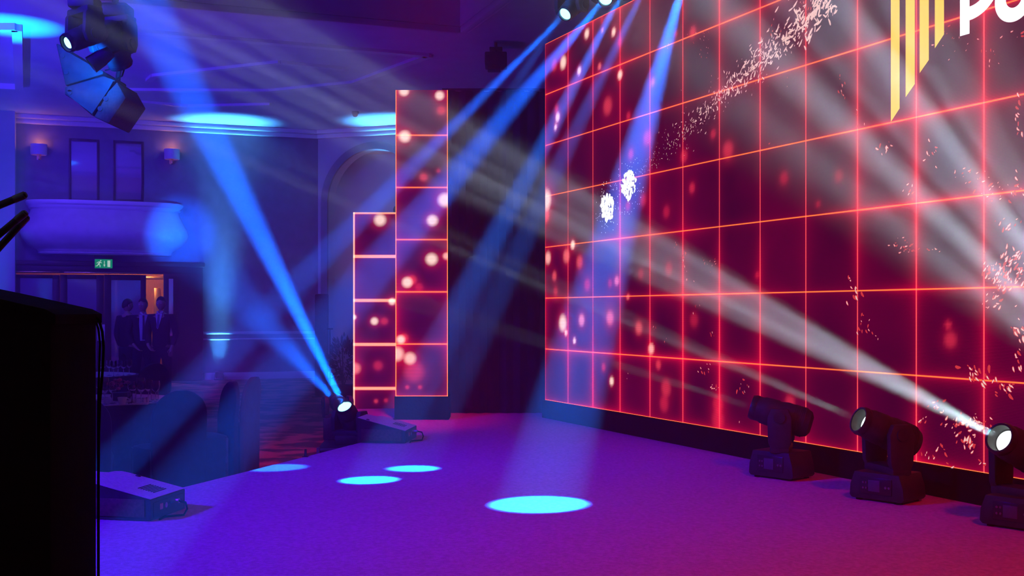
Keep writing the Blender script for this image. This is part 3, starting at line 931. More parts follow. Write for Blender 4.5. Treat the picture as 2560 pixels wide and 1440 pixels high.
# ------------------------------------------------------------------ moving heads
def head_parts(t, piv, d, L, R, lens_mat, lens_recess, body=M_BLACK, yoke_down=True, lens_emit_r=0.6, cells=0):
    """barrel + yoke about pivot piv (local), barrel pointing along d (local). Returns the barrel frame"""
    d = Vector(d).normalized()
    q = d.to_track_quat('Z', 'Y').to_matrix().to_4x4()
    M = Matrix.Translation(piv) @ q
    b = MB()
    # shell: rounded rear, waist, flared nose
    prof = [(0.0, -L * .48), (R * .55, -L * .48), (R * .86, -L * .44), (R * 1.0, -L * .36), (R * 1.02, -L * .05), (R * .98, L * .0), (R * .92, L * .06), (R * .97, L * .09),
            (R * .93, L * .30), (R * .86, L * .33), (R * .86, L * .44), (R * .80, L * .48), (R * .70, L * .48), (R * .66, L * .44 - lens_recess), (0.0, L * .44 - lens_recess)]
    b.lathe(prof, 36, M)
    hd = b.build('head', body, t)
    b = MB()
    for k in range(7):
        zz = -L * .36 + k * L * .028
        b.lathe([(R * 1.035, zz), (R * 1.045, zz + .004), (R * 1.035, zz + .008), (R * .98, zz + .004)], 36, M, caps=False)
    b.build('cooling_rib', body, hd)
    b = MB(); b.lathe([(R * .87, L * .40), (R * .885, L * .44), (R * .80, L * .492), (R * .71, L * .49)], 36, M, caps=False); b.build('bezel', M_GLOSSB, hd)
    zl = L * .445 - lens_recess
    b = MB(); b.lathe([(0, zl + .006), (R * lens_emit_r, zl + .002), (R * lens_emit_r, zl - .002)], 32, M, caps=False)
    ln = b.build('lens', lens_mat, hd)
    if cells:
        b = MB()
        for k in range(cells):
            a = 2 * PI * k / cells
            b.ball((R * .44 * math.cos(a), R * .44 * math.sin(a), zl + .008), (R * .15, R * .15, .012), 2, M)
        b.ball((0, 0, zl + .008), (R * .16, R * .16, .012), 2, M)
        each(b, 'lens_cell', M_LENS_C, hd)
    # yoke: two arms on the pivot axis (horizontal, across the barrel)
    ax = Vector((0, 0, 1)).cross(d); ax = ax.normalized() if ax.length > .05 else Vector((1, 0, 0))
    fw = ax.cross(Vector((0, 0, 1)))
    s = -1 if yoke_down else 1
    zb = piv[2] + s * (L * .52)
    P = Vector(piv)
    b = MB()
    fr = Matrix(((ax.x, fw.x, 0, P.x), (ax.y, fw.y, 0, P.y), (ax.z, fw.z, 1, P.z), (0, 0, 0, 1)))
    for sd in (-1, 1):
        x = sd * (R + .035)
        arm = [(x - .02, -.05, .055), (x - .02, .05, .055), (x - .02, .075, 0), (x - .02, .07, s * L * .40), (x - .02, .05, s * L * .5), (x - .02, -.05, s * L * .5), (x - .02, -.07, s * L * .40), (x - .02, -.075, 0)]
        if s > 0: arm = [(p[0], p[1], -.055 if p[2] == .055 else p[2]) for p in arm]
        b.prism([fr @ Vector(p) for p in arm], ax * .04, .008)
        b.tube(fr @ Vector((x - .03, 0, 0)), fr @ Vector((x + .03, 0, 0)), .035)
    b.box((0, 0, s * L * .5), (2 * R + .11, .12, .05), .015, fr)
    b.tube(fr @ Vector((0, 0, s * L * .5)), fr @ Vector((0, 0, s * L * .58)), .06)
    b.build('yoke', body, t)
    return M

def floor_head(idx, label, group):
    h = WHITE_HEADS[idx]
    bx, by = h['base']
    d = (h['to'] - h['lens']).normalized()
    L, R = 0.40, 0.092
    piv_w = h['lens'] - d * (L * .445)
    base_z = SZ
    t = thing('moving_head_light', label, 'stage light', (piv_w.x, piv_w.y, base_z), 0, group)
    piv = (0, 0, piv_w.z - base_z)
    head_parts(t, piv, d, L, R, M_LENS_W, 0.045, lens_emit_r=.60)
    zt = piv[2] - L * .57
    rot = Matrix.Rotation(math.radians(-48), 4, 'Z')
    b = MB()
    # base: flared box with chamfered ends
    sec = [(-.15, .0), (-.165, .015), (-.16, .075), (-.135, zt), (.135, zt), (.16, .075), (.165, .015), (.15, .0)]
    b.prism([rot @ Vector((x, -.12, z + .012)) for x, z in sec], rot @ Vector((0, .24, 0)), .006)
    bs = b.build('base', M_BLACK, t)
    b = MB()
    for x in (-.12, .12):
        for y in (-.09, .09): b.tube(rot @ Vector((x, y, .001)), rot @ Vector((x, y, .014)), .018)
    each(b, 'rubber_foot', M_MATTE, bs)
    # the control panel faces the audience side
    b = MB(); b.box((0, -.1215, .012 + zt * .52), (.19, .006, zt * .62), .002, rot); b.build('control_panel', M_GLOSSB, bs)
    b = MB(); b.box((-.01, -.1255, .012 + zt * .52), (.07, .003, zt * .42), .001, rot)
    b.build('display', mat('grey_lcd', (.07, .07, .11), .3), bs)
    b = MB()
    for k in range(4):
        b.tube(rot @ Vector((-.075 + (k % 2) * .018, -.124, .03 + zt * .3 + (k // 2) * .03)), rot @ Vector((-.075 + (k % 2) * .018, -.1285, .03 + zt * .3 + (k // 2) * .03)), .006)
    for k in range(2): b.tube(rot @ Vector((.06 + k * .02, -.124, .012 + zt * .5)), rot @ Vector((.06 + k * .02, -.1285, .012 + zt * .5)), .007)
    each(b, 'button', M_METAL, bs)
    return t
G1 = 'moving head lights on the stage floor along the video wall'
floor_head(0, 'black moving head light on the stage, farthest of the row, lens turned away', G1)
floor_head(1, 'black moving head light on the stage floor, its pale lens ring seen edge-on', G1)
floor_head(2, 'black moving head light with round white glowing lens at the right edge', G1)
floor_head(3, 'black moving head light beyond the right edge throwing the widest striped fan', G1)

# flown heads over the wall
G2 = 'blue moving heads flown over the video wall'
labs = ['round blue-white moving head lens hanging just left of the video wall top', 'blue moving head cut by the top edge above the video wall corner',
        'third flown blue moving head, above the top edge', 'flown blue moving head whose broad beam crosses the screen', 'flown blue moving head between its two neighbours above the screen', 'flown blue moving head between the two visible lenses, above the top edge']
for h, lab in zip(TOP_HEADS, labs):
    d = (h['to'] - h['lens']).normalized()
    L, R = .26, .078
    pv = h['lens'] - d * (L * .445)
    t = thing('moving_head_light', lab, 'stage light', (pv.x, pv.y, pv.z + .42), 0, G2)
    head_parts(t, (0, 0, -.42), d, L, R, M_LENS_C, 0.01, yoke_down=False, lens_emit_r=.8, cells=6)
    b = MB(); b.box((0, 0, -.20), (.26, .22, .09), .02); b.tube((0, 0, -.16), (0, 0, .0), .02); b.box((0, 0, .01), (.07, .05, .06), .01)
    b.build('base', M_BLACK, t)
# the truss that carries them
a_ = TOP_HEADS[0]['lens']; z_ = [h['lens'].z + .56 for h in TOP_HEADS]
def truss(name, label, p0, p1, w=.29):
    p0, p1 = Vector(p0), Vector(p1)
    d = (p1 - p0).normalized(); Lh = (p1 - p0).length
    s = d.cross(Vector((0, 0, 1))).normalized() if abs(d.z) < .9 else Vector((1, 0, 0))
    u = s.cross(d)
    t = thing(name, label, 'truss', p0)
    b = MB()
    cs = [s * (w / 2) + u * (w / 2), s * (-w / 2) + u * (w / 2), s * (-w / 2) - u * (w / 2), s * (w / 2) - u * (w / 2)]
    for c in cs: b.tube(c, d * Lh + c, .025, n=10)
    b.build('chord', M_METAL, t)
    b = MB(); n = max(2, int(Lh / .3))
    for k in range(n):
        for j in range(4):
            a, c = cs[j], cs[(j + 1) % 4]
            if k % 2: a, c = c, a
            b.tube(a + d * (Lh * k / n), c + d * (Lh * (k + 1) / n), .011, n=6)
    b.build('brace', M_METAL, t)
    return t
hA, hB = TOP_HEADS[0], TOP_HEADS[3]
dirT = (hB['lens'] - hA['lens']); dirT.z = 0; dirT.normalize()
pA = hA['lens'] - dirT * .25; pB = hB['lens'] + dirT * 2.0
truss('lighting_truss', 'aluminium lighting truss running over the video wall, above the picture', (pA.x + .05, pA.y, 4.78), (pB.x + .05, pB.y, 4.72))

# the head at the stage edge, two lamps on one black case
ex, ey = EDGE_LENS[0].x, EDGE_LENS[0].y
t = thing('flight_case', 'black flight case standing on the hall floor against the stage edge', 'case', (ex - .085, ey + .26, 0), math.radians(4))
b = MB(); b.box((0, 0, .2215), (.28, .86, .44), .012); b.build('body', M_BLACK, t)
b = MB()
for x in (-.135, .135):
    for y in (-.425, .425): b.box((x, y, .2235), (.025, .025, .44), .004)
for z in (.02, .42):
    b.box((0, -.428, z + .006), (.24, .012, .02), .003); b.box((0, .428, z + .006), (.24, .012, .02), .003)
each(b, 'edge_trim', M_METAL, t)
for idx, (ln, to, lab) in enumerate(zip(EDGE_LENS, EDGE_TO, ('blue-white glowing moving head on the case at the stage edge, nearer lens', 'second blue moving head on the case at the stage edge, just behind the first'))):
    d = (to - ln).normalized()
    L, R = (.26, .086) if idx == 0 else (.22, .07)
    pv = ln - d * (L * .445)
    t = thing('moving_head_light', lab, 'stage light', (pv.x, pv.y, .447), 0, 'blue moving heads at the stage edge')
    head_parts(t, (0, 0, pv.z - .447), d, L, R, M_LENS_C, 0.0, lens_emit_r=.82, cells=6 if idx == 0 else 6)
    zt = pv.z - .447 - L * .56
    b = MB(); b.box((0, 0, max(.04, zt) / 2 + .001), (.22, .19, max(.04, zt)), .012); b.build('base', M_BLACK, t)

# ------------------------------------------------------------------ wedge floor monitors
def wedge(name, label, N, rz, wl_=.40, ws=.40, hl=.205, hr=.105):
    """local x: from the tall end (0) to the low end (wl_); local y: depth away from the viewer"""
    t = thing(name, label, 'floor monitor', (N[0], N[1], SZ), rz, 'wedge monitors on the stage floor')
    b = MB()
    top = lambda x: hl + (hr - hl) * (x / wl_)
    # plan outline with the carrying notch in the tall far corner
    plan = [(0, 0), (wl_, 0), (wl_, ws), (.135, ws), (.10, ws - .012), (.082, ws - .05), (.078, ws - .10), (.05, ws - .135), (0, ws - .14)]
    lo = [(x, y, .004) for x, y in plan]; hi = [(x, y, top(x)) for x, y in plan]
    b.loft([lo, hi])
    es = [e for e in b.bm.edges if all(v.co.z > .03 for v in e.verts)]
    bmesh.ops.bevel(b.bm, geom=es, offset=.004, segments=2, affect='EDGES')
    bd = b.build('cabinet', M_BLACK, t)
    b = MB(); b.loft([[(x, y, top(x) + .0003) for x, y in plan], [(x, y, top(x) + .0023) for x, y in plan]])
    b.build('top_plate', M_MONITOR, t, False)
    b = MB(); b.box((wl_ / 2, -.0035, .065), (wl_ - .06, .005, .09), .002); b.build('side_panel', M_GRILLE, t)
    ang = math.atan2(hr - hl, wl_)
    b = MB()
    for k in range(7):
        x = wl_ - .135 + k * .014
        M = Matrix.Translation((x, ws * .52, top(x) + .0028)) @ Matrix.Rotation(-ang, 4, 'Y')
        b.box((0, 0, 0), (.006, .13, .0022), 0, M)
    b.build('vent_slot', M_MATTE, bd)
    b = MB(); b.box((wl_ + .0025, ws * .5, .052), (.004, ws - .05, .075), .001); pn = b.build('connector_panel', M_BLACK, t)
    b = MB(); b.tube((wl_ + .003, ws * .56, .07), (wl_ + .05, ws * .56, .074), .012); b.tube((wl_ + .003, ws * .40, .06), (wl_ + .010, ws * .40, .06), .014)
    each(b, 'plug', M_ALU, pn)
    b = MB(); b.box((wl_ + .0055, ws * .28, .06), (.003, .03, .03), .001); b.build('power_switch', mat('pink_plastic', (.5, .25, .3), .5), pn)
    b = MB(); b.path([(wl_ + .045, ws * .56, .074), (wl_ + .085, ws * .56, .066), (wl_ + .10, ws * .53, .035), (wl_ + .095, ws * .46, .008), (wl_ + .05, ws * .38, .007), (wl_ + .02, ws * .30, .007), (wl_ + .03, ws * .1, .007)], .0055, 8)
    b.build('cable', M_MATTE, pn)
    b = MB(); b.ball((.075, .025, top(.075) - .002), (.018, .014, .012)); b.ball((.20, ws - .02, top(.20) - .002), (.018, .014, .012)); each(b, 'knob', M_BLACK, bd)
    return t
def wedge_at(label, N, rz, w, d_, hl, hr):
    return wedge('floor_monitor', label, (N[0] - w * math.cos(rz), N[1] - w * math.sin(rz)), rz, w, d_, hl, hr)
wedge_at('grey wedge floor monitor on the stage beside the lectern, its top lit blue', (-1.80, 5.64), math.radians(-11), .46, .36, .215, .11)
wedge_at('wedge floor monitor at the far stage edge in front of the LED towers', (-.845, 8.95), math.radians(-7), .385, .44, .20, .10)

# ------------------------------------------------------------------ lectern with microphones, close on the left
LY = 2.83
def L_(px, py, Y=LY): return at(px, py, Y)
t = thing('lectern', 'tall black lectern with a sloping top filling the lower left corner', 'lectern', (L_(0, 0).x - .12, LY, SZ))
lx, ly = t.location.x, t.location.y
rt = L_(241, 787); lt = L_(0, 745)
zr, zl = rt.z - SZ, lt.z - SZ
x1 = rt.x - lx; x0 = -.38
sl_ = (zl - zr) / (lt.x - rt.x)
prof = [(x0, .0), (x0, zr + sl_ * (x0 - x1) * .9)]
for k in range(9):     # gently crowned sloping top
    u = k / 8; x = x0 + (x1 - .012 - x0) * u
    prof.append((x, zr + sl_ * (x - x1) + .012 * math.sin(PI * u)))
prof += [(x1, zr - .012), (x1, 0)]
b = MB(); b.prism([(x, -.28, z + .001) for x, z in prof], (0, .28, 0), .004); b.build('body', M_MATTE, t)
b = MB(); b.prism([(x, -.285, z) for x, z in [(x0 - .01, prof[1][1] + .012)] + [(p[0], p[1] + .012) for p in prof[2:-2]] + [(x1 + .012, zr + .002), (x1 + .012, zr - .02), (x1 - .02, zr - .008)] + [(p[0], p[1] + .0015) for p in prof[2:-3]][::-1] + [(x0 - .01, prof[1][1] + .0015)]], (0, .29, 0))
b.build('reading_top', M_MATTE, t, False)
# two cables looping down the right side
b = MB()
y = LY - .02 - ly
pts = [at(px, py, LY - .03) for px, py in ((236, 790), (247, 800), (256, 830), (259, 870), (257, 920), (250, 1000), (247, 1080), (246, 1200), (246, 1330), (246, 1460))]
b.path([p - t.location for p in pts], .0035, 8)
pts = [at(px, py, LY + .02) for px, py in ((236, 795), (246, 822), (250, 860), (248, 920), (246, 980), (245, 1060), (245, 1200), (245, 1460))]
b.path([p - t.location for p in pts], .0028, 8)
each(b, 'cable', M_MATTE, t)
x0_, x1_ = x0, x1
def mic(pa, pb, Y, label):
    """gooseneck microphone: capsule ends at pb, neck runs back left and down to the lectern top"""
    A, B = at(*pa, Y), at(*pb, Y)
    base = at(-110, 692, Y)
    xl_ = base.x - lx; u_ = (xl_ - x0_) / (x1_ - .012 - x0_)
    base.z = SZ + zr + sl_ * (xl_ - x1_) + .012 * math.sin(PI * u_) + .0175
    t = thing('gooseneck_microphone', label, 'microphone', base, 0, 'gooseneck microphones on the lectern')
    d = (B - A).normalized()
    b = MB(); b.path([A - base, B - base - d * .006, B - base], [.0085, .0085, .006], 16); hd = b.build('capsule', M_BLACK, t)
    b = MB(); b.path([B - base - d * .03, B - base - d * .004], [.0092, .0092], 16); b.build('grille', M_METAL, hd)
    mid = A - d * .12
    b = MB(); b.path([A - base, A - d * .05 - base, mid - base + Vector((-.01, 0, -.02)), Vector((-.02, 0, .08)), Vector((0, 0, .004))], .0035, 8); b.build('neck', M_MATTE, t)
    b = MB(); b.lathe([(.022, 0.001), (.022, .006), (.012, .014), (.006, .02)], 20); b.build('base', M_BLACK, t)
mic((-20, 521), (66, 486), 2.62, 'upper gooseneck microphone with dark tubular head pointing right over the lectern')
mic((-20, 601), (66, 530), 2.70, 'middle gooseneck microphone, its tube head just under the upper one')
mic((-10, 628), (70, 540), 2.77, 'lowest gooseneck microphone with a blue-lit tip')

# ------------------------------------------------------------------ balcony
t = thing('balcony', 'bowed plaster balcony with a moulded rail over the entrance doors', 'balcony', M=WM)
bx0, _ = wl(62, 500, -.55); bx1, _ = wl(461, 515, -.55)
bc = (bx0 + bx1) / 2; bw = (bx1 - bx0) / 2
zr_ = wl(250, 500, -.8)[1]; zbm = wl(250, 627, -.8)[1]; H_ = zr_ - zbm
def bow(sc, dep, n=24):
    pts = [(bc - bw * sc, -.002)]
    for k in range(n + 1):
        a = PI - PI * k / n
        c, s_ = math.cos(a), math.sin(a)
        # squarish bow
        x = bc + bw * sc * math.copysign(abs(c) ** .62, c); y = -dep * s_ ** .62
        pts.append((x, min(y, -.003)))
    pts.append((bc + bw * sc, -.002))
    return pts
bodyp = [(0.86, .50, 0.0), (.87, .52, .035), (.90, .55, .06), (.985, .66, .14), (1.055, .76, .26), (1.075, .80, .36), (1.06, .78, .46), (1.01, .72, .60), (.965, .66, .74), (.945, .635, .83)]
b = MB(); b.loft([[(x, y, zbm + H_ * f) for x, y in bow(s_, d_)] for s_, d_, f in bodyp]); b.build('bowed_front', M_STONE, t)
railp = [(.95, .64, .831), (.975, .67, .86), (.98, .68, .90), (1.0, .72, .93), (1.01, .73, .975), (1.0, .72, 1.0), (.9, .60, 1.0)]
b = MB(); b.loft([[(x, y, zbm + H_ * f) for x, y in bow(s_, d_)] for s_, d_, f in railp]); b.build('rail', M_TRIM, t)
b = MB(); b.loft([[(x, y, zbm - .002 - .06 + .06 * f) for x, y in bow(s_, d_)] for s_, d_, f in [(.84, .47, 0), (.86, .50, .5), (.85, .48, 1.0)]]); b.build('foot_moulding', M_STONE, t)

# ------------------------------------------------------------------ exit sign
sx0_, sz1_ = wl(237, 648, -.17); sx1_, sz0_ = wl(281, 671, -.17)
M_GREEN = emis('sign_green', (0.0, 0.42, 0.16), .75)
M_SIGNW = emis('sign_white', (0.7, 1.0, 0.8), .85)
sw, sh = sx1_ - sx0_, sz1_ - sz0_
t = thing('exit_sign', 'green lit exit sign with running figure, arrow and doorway over the doors', 'exit sign', M=WM @ Matrix.Translation((sx0_, -.22, sz0_)))
b = MB(); b.box((sw / 2, .035, sh / 2), (sw + .02, .06, sh + .02), .005); b.box((sw / 2, .03, sh + .05), (sw + .03, .05, .07), .005); each(b, 'housing', M_BLACK, t)
b = MB(); b.box((sw / 2, 0, sh / 2), (sw, .006, sh)); pn = b.build('sign_panel', M_GREEN, t, False)
yy = -.005
b = MB()
k_ = sh
def pg(pts): b.face([(x * k_, yy, z * k_) for x, z in pts])
def cap(p, q, w):
    p, q = Vector(p), Vector(q); d = (q - p).normalized(); n = Vector((-d.y, d.x)) * w
    pg([tuple(p - n), tuple(q - n), tuple(q + n), tuple(p + n)])
pg([(.62 + .07 * math.cos(a), .83 + .07 * math.sin(a)) for a in [2 * PI * i / 10 for i in range(10)]])
cap((.36, .40), (.58, .72), .075); cap((.55, .70), (.74, .56), .035); cap((.52, .72), (.30, .66), .035); cap((.30, .66), (.20, .52), .03)
cap((.38, .42), (.56, .34), .045); cap((.56, .34), (.54, .12), .04); cap((.36, .42), (.26, .24), .045); cap((.26, .24), (.08, .24), .035)
cap((1.0, .82), (1.0, .38), .035); pg([(.88, .40), (1.0, .14), (1.12, .40)])
pg([(1.32, .14), (1.62, .14), (1.62, .86), (1.32, .86)])
b.build('pictogram', M_SIGNW, pn, False)

# ------------------------------------------------------------------ wall sconces
def sconce(px, py, label):
    x, z = wl(px, py, -.15)
    t = thing('wall_sconce', label, 'wall lamp', M=WM @ Matrix.Translation((x, -.15, z)))
    t['group'] = 'sconces on the far wall'
    b = MB(); b.lathe([(.155, .115), (.168, .11), (.165, -.10), (.155, -.115), (.150, -.10), (.158, .10)], 28); b.build('lamp_shade', M_TRIM, t)
    b = MB(); b.lathe([(.0, .06), (.10, .07), (.13, .085), (0, .095)], 20); b.build('bulb', M_WARM, t)
    b = MB(); b.tube((0, 0, -.10), (0, 0, -.20), .02); b.path([(0, 0, -.18), (0, .08, -.2), (0, .148, -.16)], .014, 8); b.box((0, .142, -.12), (.09, .014, .16), .004); b.build('bracket', M_GOLD, t)
    o = bpy.data.lights.new('sconce_lamp', 'POINT'); o.energy = 3.5; o.color = (1.0, .32, .14); o.shadow_soft_size = .06
    lo = bpy.data.objects.new('sconce_lamp', o); COL.objects.link(lo); lo.location = WM @ Vector((x, -.15, z + .17))
sconce(97, 374, 'small cup sconce left of the balcony doors, glowing at its rim')
sconce(430, 386, 'small cup sconce right of the balcony doors, glowing at its rim')

# uplighters at the foot of the walls
for k, (p, lab) in enumerate(zip(UPLIGHTS, ('small black uplighter on the floor beside the door casing', 'small black uplighter at the foot of the left wall pier', 'small black uplighter behind the LED towers by the bay wall'))):
    t = thing('uplighter', lab, 'stage light', (p.x, p.y, 0), 0)
    b = MB(); b.lathe([(.0, .05), (.075, .05), (.09, .08), (.09, .19), (.082, .2), (.075, .19), (.075, .17), (0, .165)], 24); b.build('can', M_BLACK, t)
    b = MB(); b.lathe([(0, .172), (.07, .171), (0, .168)], 20); b.build('lens', M_LENS_B, t)
    b = MB(); b.box((0, 0, .012), (.2, .12, .02), .005); b.box((-.095, 0, .07), (.01, .05, .12), .003); b.box((.095, 0, .07), (.01, .05, .12), .003); b.build('bracket', M_METAL, t)

# ------------------------------------------------------------------ flown speakers and lights, top left
AY = 8.2
def pcab(name, pix, label, depth=.5, front=None, Y=AY, group='flown speaker cabinets at the top left'):
    P = [at(px, py, Y) for px, py in pix]
    c = sum(P, Vector()) / len(P)
    t = thing(name, label, 'speaker', c, 0, group)
    b = MB(); b.prism([p - c for p in P], (0, depth, 0), .01); bd = b.build('cabinet', M_BLACK if not front else M_GRILLE, t)
    b = MB()
    e0, e1 = P[0] - c, P[1] - c
    for f_ in (.25, .75):
        q = (P[0] * (1 - f_) + P[-1] * f_) - c
        b.tube(q * .78 + Vector((0, -.006, 0)), q * .78 + Vector((0, .02, 0)), .018)
    each(b, 'rigging_bolt', M_BLACK, t)
    return t
pcab('speaker_cabinet', [(139, 108), (152, 112), (163, 130), (236, 168), (258, 177), (258, 186), (163, 214)], 'topmost flown speaker cabinet, its left face catching blue light')
pcab('speaker_cabinet', [(161, 217), (258, 189), (289, 201), (266, 226), (231, 290), (186, 251), (161, 236)], 'middle flown speaker cabinet of the hanging cluster, dark grey')
pcab('speaker_cabinet', [(271, 229), (292, 204), (315, 245), (271, 309), (234, 292)], 'lowest flown speaker cabinet with red screen light put into its brown face, tilted down', .45, True)
t = thing('hanging_frame', 'black hanging frame and pole carrying the flown speakers and lights', 'hanging frame', (at(250, 60, AY).x, AY + .36, CEIL))
c = t.location
b = MB()
for px in (222, 288): b.tube(at(px, 96 if px > 230 else 60, AY + .36) - c, Vector((at(px, 0, AY + .36).x - c.x, 0, -.002)), .024)
b.box((0, 0, (at(0, 40, AY).z - c.z)), (.20, .2, .35), .02)
b.build('pole', M_BLACK, t)
b = MB(); b.path([at(px, py, AY) + Vector((0, .53, 0)) - c for px, py in ((250, 62), (232, 150), (228, 215), (262, 250), (276, 262))], .02, 8)
b.tube(at(250, 66, AY) + Vector((0, .36, 0)) - c, at(250, 66, AY) + Vector((0, .53, 0)) - c, .02); b.tube(at(278, 262, AY) + Vector((0, .455, 0)) - c, at(278, 262, AY) + Vector((0, .53, 0)) - c, .016)
b.build('rigging_bar', M_BLACK, t)
b = MB(); b.box((0, 0, -.012), (.34, .34, .02), .004); b.build('ceiling_plate', M_METAL, t)
b = MB(); b.path([at(px, py, AY - .04) - c for px, py in ((300, 100), (312, 130), (315, 160), (305, 190), (288, 200))], .006, 6)
b.path([at(px, py, AY - .04) - c for px, py in ((272, 150), (285, 156), (280, 172), (262, 176))], .005, 6)
each(b, 'cable', M_MATTE, t)
def hung_head(px, py, Y, d, label, L=.30, R=.075, lens=M_LENS_C, hang=.0):
    p = at(px, py, Y)
    t = thing('moving_head_light', label, 'stage light', (p.x, p.y, p.z), 0, 'stage lights hanging beside the flown speakers')
    head_parts(t, (0, 0, 0), d, L, R, lens, .005, yoke_down=False, lens_emit_r=.5)
    b = MB(); b.box((0, 0, L * .52 + .05), (R * 2.4, .16, .08), .015); b.tube((0, 0, L * .52 + .08), (.0, .12, L * .52 + .22), .018); b.build('base', M_BLACK, t)
hung_head(212, 90, 7.60, (-.50, -.62, -.45), 'black moving head with a cyan lens hanging left of the flown pole', .32, .075)
hung_head(282, 112, 7.98, (.15, .6, -.75), 'dark moving head facing away beside the flown pole', .34, .10)
t_ = thing('par_can', 'small lamp flooding the flown speaker below it with blue light', 'stage light', at(246, 150, 7.62), 0, 'stage lights hanging beside the flown speakers')
b = MB(); Mq = Vector((-.75, -.25, -.62)).to_track_quat('Z', 'Y').to_matrix().to_4x4()
b.lathe([(0, -.10), (.04, -.10), (.055, -.02), (.06, .06), (.052, .06), (.045, .0), (0, -.01)], 20, Mq); cb = b.build('can', M_BLACK, t_)
b = MB(); b.lathe([(0, .0), (.045, .002), (0, .006)], 20, Mq); b.build('lens', M_LENS_C, cb)
b = MB(); b.tube((0, 0, 0), (0.05, .25, .12), .012); b.build('bracket', M_BLACK, t_)
spot('blue_par_lamp', at(240, 152, 7.76), at(185, 160, 8.2), 12, CYAN, 110, .8, .03)

# projector hanging from the ceiling, far right of the towers
pc = at(1240, 152, 17.6)
t = thing('ceiling_projector', 'dark projector hanging from the ceiling left of the video wall', 'projector', (pc.x, pc.y, CEIL))
b = MB(); b.box((0, 0, pc.z - CEIL), (.34, .42, .20), .02); b.box((-.03, 0, pc.z - CEIL - .13), (.2, .25, .05), .01); b.build('body', M_BLACK, t)
b = MB(); b.tube((0, 0, pc.z - CEIL + .1), (0, 0, -.001), .022); b.box((0, 0, pc.z - CEIL + .18), (.20, .2, .03), .006); b.build('mount', M_BLACK, t)
b = MB(); b.tube((-.1, -.21, pc.z - CEIL), (-.1, -.25, pc.z - CEIL), .05); b.build('lens', M_GLOSSB, t)
# small dome cameras
for (px, py, Y, lab) in ((888, 281, 23.4, 'small dark dome camera under the ceiling near the cornice'),):
    p = at(px, py, Y); Yc = (CEIL - CAMZ) * F / (HOR - 279); p = at(px, 279, Yc)
    t = thing('dome_camera', lab, 'camera', (p.x, p.y, CEIL))
    b = MB(); b.lathe([(0, -.001), (.075, -.001), (.075, -.045), (.06, -.05), (0, -.05)], 24); b.build('housing', M_METAL, t)
    b = MB(); b.lathe([(.058, -.051), (.055, -.08), (.035, -.105), (0, -.115)], 24, caps=False); b.build('dome', M_GLOSSB, t)
x_, z_ = bl(943, 517, -.06)
t = thing('wall_speaker', 'small round dark loudspeaker on the bay wall above the short LED column', 'speaker', M=BM_ @ Matrix.Translation((x_ , .98, z_)))
b = MB(); b.lathe([(0, -.12), (.05, -.12), (.09, -.06), (.10, .04), (.07, .10), (0, .12)], 20); b.build('body', M_BLACK, t)
b = MB(); b.tube((0, .05, 0), (0, .19, 0), .02); b.build('bracket', M_BLACK, t)

# ------------------------------------------------------------------ people
def skin(verts, edges, radii, root, sub=2):
    """grow one continuous surface over a skeleton; returns a bmesh"""
    me = bpy.data.meshes.new('tmp'); me.from_pydata(verts, edges, [])
    o = bpy.data.objects.new('tmp', me); COL.objects.link(o)
    m = o.modifiers.new('s', 'SKIN'); m.use_smooth_shade = True
    if not me.skin_vertices: 
        pass
    for i, sv in enumerate(me.skin_vertices[0].data):
        r = radii[i]; sv.radius = (r, r) if isinstance(r, (int, float)) else r
        sv.use_root = (i == root)
    o.modifiers.new('u', 'SUBSURF').levels = sub
    dg = bpy.context.evaluated_depsgraph_get(); dg.update()
    ev = o.evaluated_get(dg); mm = ev.to_mesh()
    bm = bmesh.new(); bm.from_mesh(mm); ev.to_mesh_clear()
    bpy.data.objects.remove(o); bpy.data.meshes.remove(me)
    return bm

def merge(dst, src):
    vm = {v: dst.verts.new(v.co) for v in src.verts}
    for f in src.faces:
        try: dst.faces.new([vm[v] for v in f.verts])
        except ValueError: pass
    src.free()

